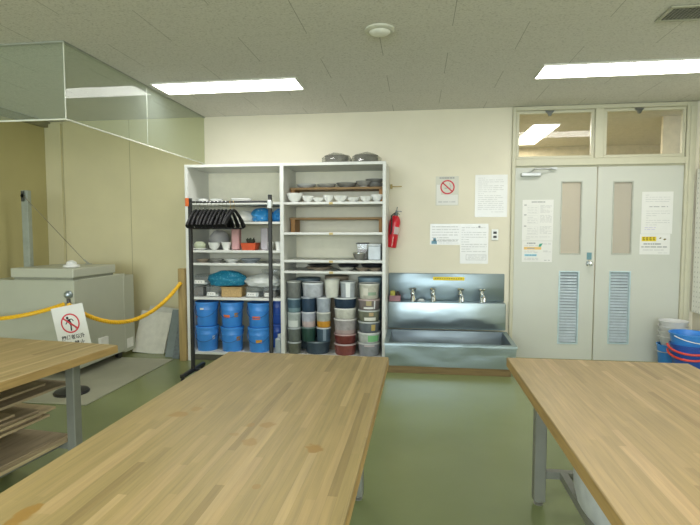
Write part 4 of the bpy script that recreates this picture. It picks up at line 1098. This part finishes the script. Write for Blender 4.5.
# ================================================================== KILN CORNER
solo('floor_sheet', MB().box(-4.3, -2.6, 3.56, 5.0, .0005, .010, .003), MATM, 'grey flat floor sheet beneath the kiln', 'floor sheet')
KX0, KX1, KY0, KY1 = -4.02, -3.15, 4.20, 5.02
t = thing('kiln', 'grey green boxy pottery kiln with a raised lid slab', 'kiln', (-3.6, 4.6, .010))
obj('body', MB().box(KX0, KX1, KY0, KY1, .085, .932, .006), KILN, t)
sk = MB(); 
for x in (KX0 + .01, KX1 - .01 - .02): sk.box(x, x + .02, KY0 + .01, KY0 + .03, .085, .93)
obj('corner_trim', MB().box(KX1 - .001, KX1 + .003, KY1 - .035, KY1 - .02, .09, .93), M('kiln_trim', (.48, .49, .40), .4), t)
obj('rear_housing', MB().box(KX0 + .05, KX1 - .015, KY1 + .001, KY1 + .19, .06, .905, .004), KILN, t)
ld = obj('lid', MB().box(-3.80, KX1 - .004, KY0 + .004, 4.86, .955, 1.042, .006), KILNL, t)
obj('lid_seal', MB().box(-3.78, KX1 - .02, KY0 + .02, 4.84, .932, .955), M('kiln_seal', (.25, .26, .2), .6), t)
obj('peephole_plug', MB().lathe([(.072, 0), (.076, .006), (.070, .022), (.048, .026), (.046, .045), (.038, .052), (.02, .062), (0, .064)], (-3.33, 4.42, 1.0425), 24), M('plug_white', (.74, .74, .70), .5), t)
for x in (KX0 + .06, KX1 - .06):
    for yy in (KY0 + .06, KY1 - .06): obj('caster', MB().cyl((x - .02, yy, .048), (x + .02, yy, .048), .037, seg=16).box(x - .024, x + .024, yy - .01, yy + .01, .06, .0845), BLACK, t)
obj('counterweight_post', MB().box(-4.222, -4.145, 4.85, 4.91, .0105, 1.83, .005), M('post_enamel', (.33, .36, .30), .45), t)
obj('pulley', MB().cyl((-4.185, 4.838, 1.77), (-4.185, 4.828, 1.77), .022).box(-4.20, -4.17, 4.828, 4.84, 1.71, 1.82), M('pulley_dark', (.12, .13, .12), .4, .5), t)
obj('lift_wire', MB().tube([(-4.16, 4.825, 1.76), (-3.46, 4.83, 1.055)], .004, 6), M('wire_brown', (.26, .24, .17), .5, .3), t)
obj('lid_bracket', MB().tube([(-3.49, 4.83, 1.088), (-3.45, 4.83, 1.055), (-3.43, 4.83, 1.044)], .010, 6).box(-3.47, -3.41, 4.815, 4.845, 1.042, 1.05), M('bracket_grey', (.38, .39, .33), .4, .3), t)
obj('switch_box', MB().box(KX1, KX1 + .03, 4.53, 4.66, .18, .32, .004), M('switch_white', (.80, .80, .74), .4), t, label='white switch box')
obj('data_plate', MB().box(KX1 - .0152, KX1 - .012, 5.05, 5.17, .10, .205), M('switch_white'), t, label='white data plate')
# boards leaning on the back wall
def leaning(name, cx, yb_, yt, zt, w, th, mat_, label, group, tilt=0., shift=0.):
    """slab standing on the floor at y=yb_, its upper edge resting near y=yt"""
    L_ = math.hypot(yt - yb_, zt); a = math.atan2(yt - yb_, zt)
    m = MB().box(-w / 2, w / 2, 0, th, 0, L_, .002)
    o = solo(name, m, mat_, label, 'board', group, origin=(0, 0, 0))
    o.location = (cx, yb_, .0115 if yb_ < 5.0 and cx < -2.6 else .001); o.rotation_euler = (-a, tilt, 0)
    return o
BG_ = 'boards leaning against the back wall'
leaning('leaning_board', -3.03, 5.235, 5.40, .455, .38, .014, M('pale_board', (.68, .67, .57), .6), 'front pale board leaning against the wall beside the kiln', BG_, R(4))
leaning('leaning_board', -2.985, 5.29, 5.47, .50, .36, .014, M('pale_board_b', (.58, .58, .50), .6), 'second pale board peeking out behind the front one', BG_, R(5))
leaning('leaning_board', -2.70, 5.10, 5.30, .50, .105, .02, M('slate_board', (.20, .24, .23), .6), 'narrow slate grey board between pale boards and timber post', BG_, R(0))
leaning('leaning_board', -2.60, 4.985 + .06, 5.2, .49, .075, .018, M('slate_board_b', (.15, .18, .18), .6, var=.25, scale=30), 'narrow mottled grey offcut nearest the timber post', BG_, R(3))
solo('timber_post', MB().box(-2.512, -2.437, 4.965, 5.02, .001, .995, .003), POSTW, 'square timber post standing against the shelf side', 'post')

# chain stand, rope and hanging sign
SXp, SYp = -2.915, 3.82
t = thing('rope_stand', 'rope stand with round black base and silver ball top', 'rope stand', (SXp, SYp, .0105))
obj('base', MB().lathe([(.138, 0), (.141, .01), (.13, .022), (.05, .038), (.03, .05)], (SXp, SYp, .0105), 36), BLACK, t, label='round black base')
obj('pole', MB().cyl((SXp, SYp, .055), (SXp, SYp, .815), .016), M('stand_pole', (.06, .06, .06), .35, .3), t)
obj('ball', MB().blob((SXp, SYp, .852), (.036, .036, .036), 0, 0, 3), M('silver_ball', (.36, .42, .46), .3, .8), t, label='silver ball')
obj('collar', MB().tube([(SXp + .034 * math.cos(a), SYp + .034 * math.sin(a), .775) for a in [k * PI / 8 for k in range(16)]], .006, 6, True), CHROME, t)

def rope_pts(p, q, sag, n=60):
    p, q = Vector(p), Vector(q); out = []
    for k in range(n + 1):
        u = k / n; c = p.lerp(q, u); c.z -= sag * 4 * u * (1 - u); out.append(c)
    return out
def rope_geo(path, r):
    m = MB(); n = len(path); d = 0
    dist = [0]
    for i in range(1, n): dist.append(dist[-1] + (path[i] - path[i - 1]).length)
    for st_ in range(3):
        pp = []
        for i, c in enumerate(path):
            tg = (path[min(i + 1, n - 1)] - path[max(i - 1, 0)]).normalized()
            a_ = Vector((0, 0, 1)); u = (a_ - tg * a_.dot(tg)).normalized(); w = tg.cross(u)
            an = dist[i] / .075 * 2 * PI + st_ * 2 * PI / 3
            pp.append(c + (u * math.cos(an) + w * math.sin(an)) * r * .52)
        m.tube(pp, r * .56, 6)
    return m
rp = rope_pts((SXp + .02, SYp - .036, .775), (-2.475, 4.955, .845), .27, 110)
rr_ = solo('yellow_rope', rope_geo(rp, .020), YELLOW, 'thick yellow rope sagging from rope stand to timber post', 'rope', 'yellow barrier ropes')
rp2 = rope_pts((SXp - .02, SYp - .036, .775), (-4.44, 3.75, .72), .115, 120)
solo('yellow_rope', rope_geo(rp2, .018), YELLOW, 'thick yellow rope running left from the rope stand', 'rope', 'yellow barrier ropes')

# the sign: local x right, z up, hung askew in front of the stand
sg = MB(); sw, shh = .315, .42
sg.box(-sw / 2, sw / 2, -.001, .001, -shh, 0)
y = -.0016
ring(sg, 1, 0, -.165, .078, .092, y, 36)
bar(sg, 1, (-.06, -.11), (.06, -.22), .016, y - .0003)
# walking figure
sg.mat(2)
for k in range(12):
    a, b = 2 * PI * k / 12, 2 * PI * (k + 1) / 12
    sg.add([(-.018, y, -.112), (-.018 + .013 * math.cos(a), y, -.112 + .013 * math.sin(a)), (-.018 + .013 * math.cos(b), y, -.112 + .013 * math.sin(b))], [(0, 1, 2)])
bar(sg, 2, (-.012, -.126), (.006, -.178), .026, y); bar(sg, 2, (-.012, -.13), (-.045, -.168), .010, y); bar(sg, 2, (-.005, -.13), (.022, -.128), .010, y); bar(sg, 2, (.022, -.128), (.035, -.15), .009, y)
bar(sg, 2, (.004, -.172), (-.004, -.235), .014, y); bar(sg, 2, (.006, -.172), (.036, -.2), .014, y); bar(sg, 2, (.036, -.2), (.05, -.222), .012, y)
sg.mat(2)
TX = Matrix.Translation((0, y, -.297)) @ Matrix.Rotation(PI / 2, 4, 'X')
text_geo(sg, '関係者以外', .046, TX, 'CENTER', .0010)
TX = Matrix.Translation((0, y, -.36)) @ Matrix.Rotation(PI / 2, 4, 'X')
text_geo(sg, '立入禁止', .052, TX, 'CENTER', .0010)
o = solo('no_entry_sign', sg, [PAPER, REDP, INKK], 'white no entry sign with crossed walking figure hung on the rope stand', 'sign', origin=(0, 0, 0))
o.location = (SXp + .03, SYp - .068, .768); o.rotation_euler = (0, R(-11.5), R(3)); o.scale = (.9, 1, .9)

# ================================================================== BUCKETS BY THE DOOR
def open_bucket(name, x, y, z, r0, r1, h, mat_, label, group, hand=None, mat_h=None, hr=.0045):
    t = thing(name, label, 'bucket', (x, y, z), group)
    obj('body', MB().lathe([(r0, 0), (r0 + .003, .004), (r1, h - .012), (r1 + .008, h - .010), (r1 + .009, h), (r1 - .002, h), (r0 - .004, .012), (0, .008)], (x, y, z), 32), mat_, t)
    if hand is not None:
        pts = []
        for k in range(21):
            u = PI * k / 20
            p = Vector(((r1 + .007 + hr) * math.cos(u + PI), -abs((r1 + .007 + hr) * math.sin(u)), h - .02 - .05 * math.sin(u)))
            p = Matrix.Rotation(hand, 3, 'Z') @ p
            pts.append((x + p.x, y + p.y, z + p.z))
        obj('handle', MB().tube(pts, hr, 8), mat_h or M('bucket_wire', (.5, .52, .52), .35, .5), t)
    return t
DG = 'buckets by the right door'
WB = M('white_bucket_plastic', (.62, .62, .60), .4, var=.04)
open_bucket('bucket', 2.545, 5.32, .001, .095, .118, .255, BLUE, 'blue bucket under the white pails beside the door', DG, R(-60))
LW = ['lowest white pail nested on the blue bucket', 'second white pail in the nested stack', 'third white pail in the nested stack', 'topmost white pail of the nested stack']
for k in range(4): open_bucket('pail', 2.563, 5.32, .200 + k * .052, .088, .124, .14, WB, LW[k], 'nested white pails', None)
RH = M('red_handle', (.66, .06, .04), .4)
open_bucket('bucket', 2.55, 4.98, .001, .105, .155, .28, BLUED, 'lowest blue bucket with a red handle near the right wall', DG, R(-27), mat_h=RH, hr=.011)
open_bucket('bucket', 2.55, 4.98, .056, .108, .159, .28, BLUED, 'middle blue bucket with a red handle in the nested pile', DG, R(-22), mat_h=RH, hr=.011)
open_bucket('bucket', 2.55, 4.98, .172, .115, .166, .268, BLUE, 'topmost open blue bucket of the nested pile near right wall', DG, R(20), mat_h=WHITEP)

# ================================================================== LIGHT AND CAMERA
def area(name, loc, rot, sx, sy, e, c):
    l = bpy.data.lights.new(name, 'AREA'); l.shape = 'RECTANGLE'; l.size = sx; l.size_y = sy; l.energy = e; l.color = c
    o = bpy.data.objects.new(name, l); COL.objects.link(o); o.location = loc; o.rotation_euler = rot
    return o
area('window_daylight', (-.7, YB + .02, 1.6), (R(90), 0, 0), 6.2, 1.4, 330, (.82, .93, 1.0))
for y_ in (.4, -2.6):
    for x_ in (-1.7, 1.66): area('ceiling_fill', (x_, y_, H - .03), (0, 0, 0), 1.33, .33, 44, (1., .985, .965))  # unseen lamps added behind the camera as soft fill
area('hall_lamp', (1.58, 7.15, H - .03), (0, 0, 0), .3, 1.3, 70, (1., .96, .88))

w = bpy.data.worlds.new('sky'); w.use_nodes = True; SC.world = w
bg = w.node_tree.nodes['Background']; bg.inputs[0].default_value = (.75, .88, 1, 1); bg.inputs[1].default_value = 1.0

cam = bpy.data.cameras.new('camera'); co = bpy.data.objects.new('camera', cam); COL.objects.link(co)
cam.sensor_fit = 'HORIZONTAL'; cam.sensor_width = 36; cam.lens = 36 * 496 / 700; cam.clip_start = .05
co.location = (0, 0, 1.38); co.rotation_euler = (R(90 - 3.49), 0, R(7.62))
SC.camera = co
SC.view_settings.view_transform = 'Standard'; SC.view_settings.look = 'None'; SC.view_settings.exposure = 0; SC.view_settings.gamma = 1
SC.cycles.max_bounces = 8; SC.cycles.transparent_max_bounces = 16; SC.cycles.sample_clamp_indirect = 6
try: SC.cycles.use_denoising = True
except Exception: pass
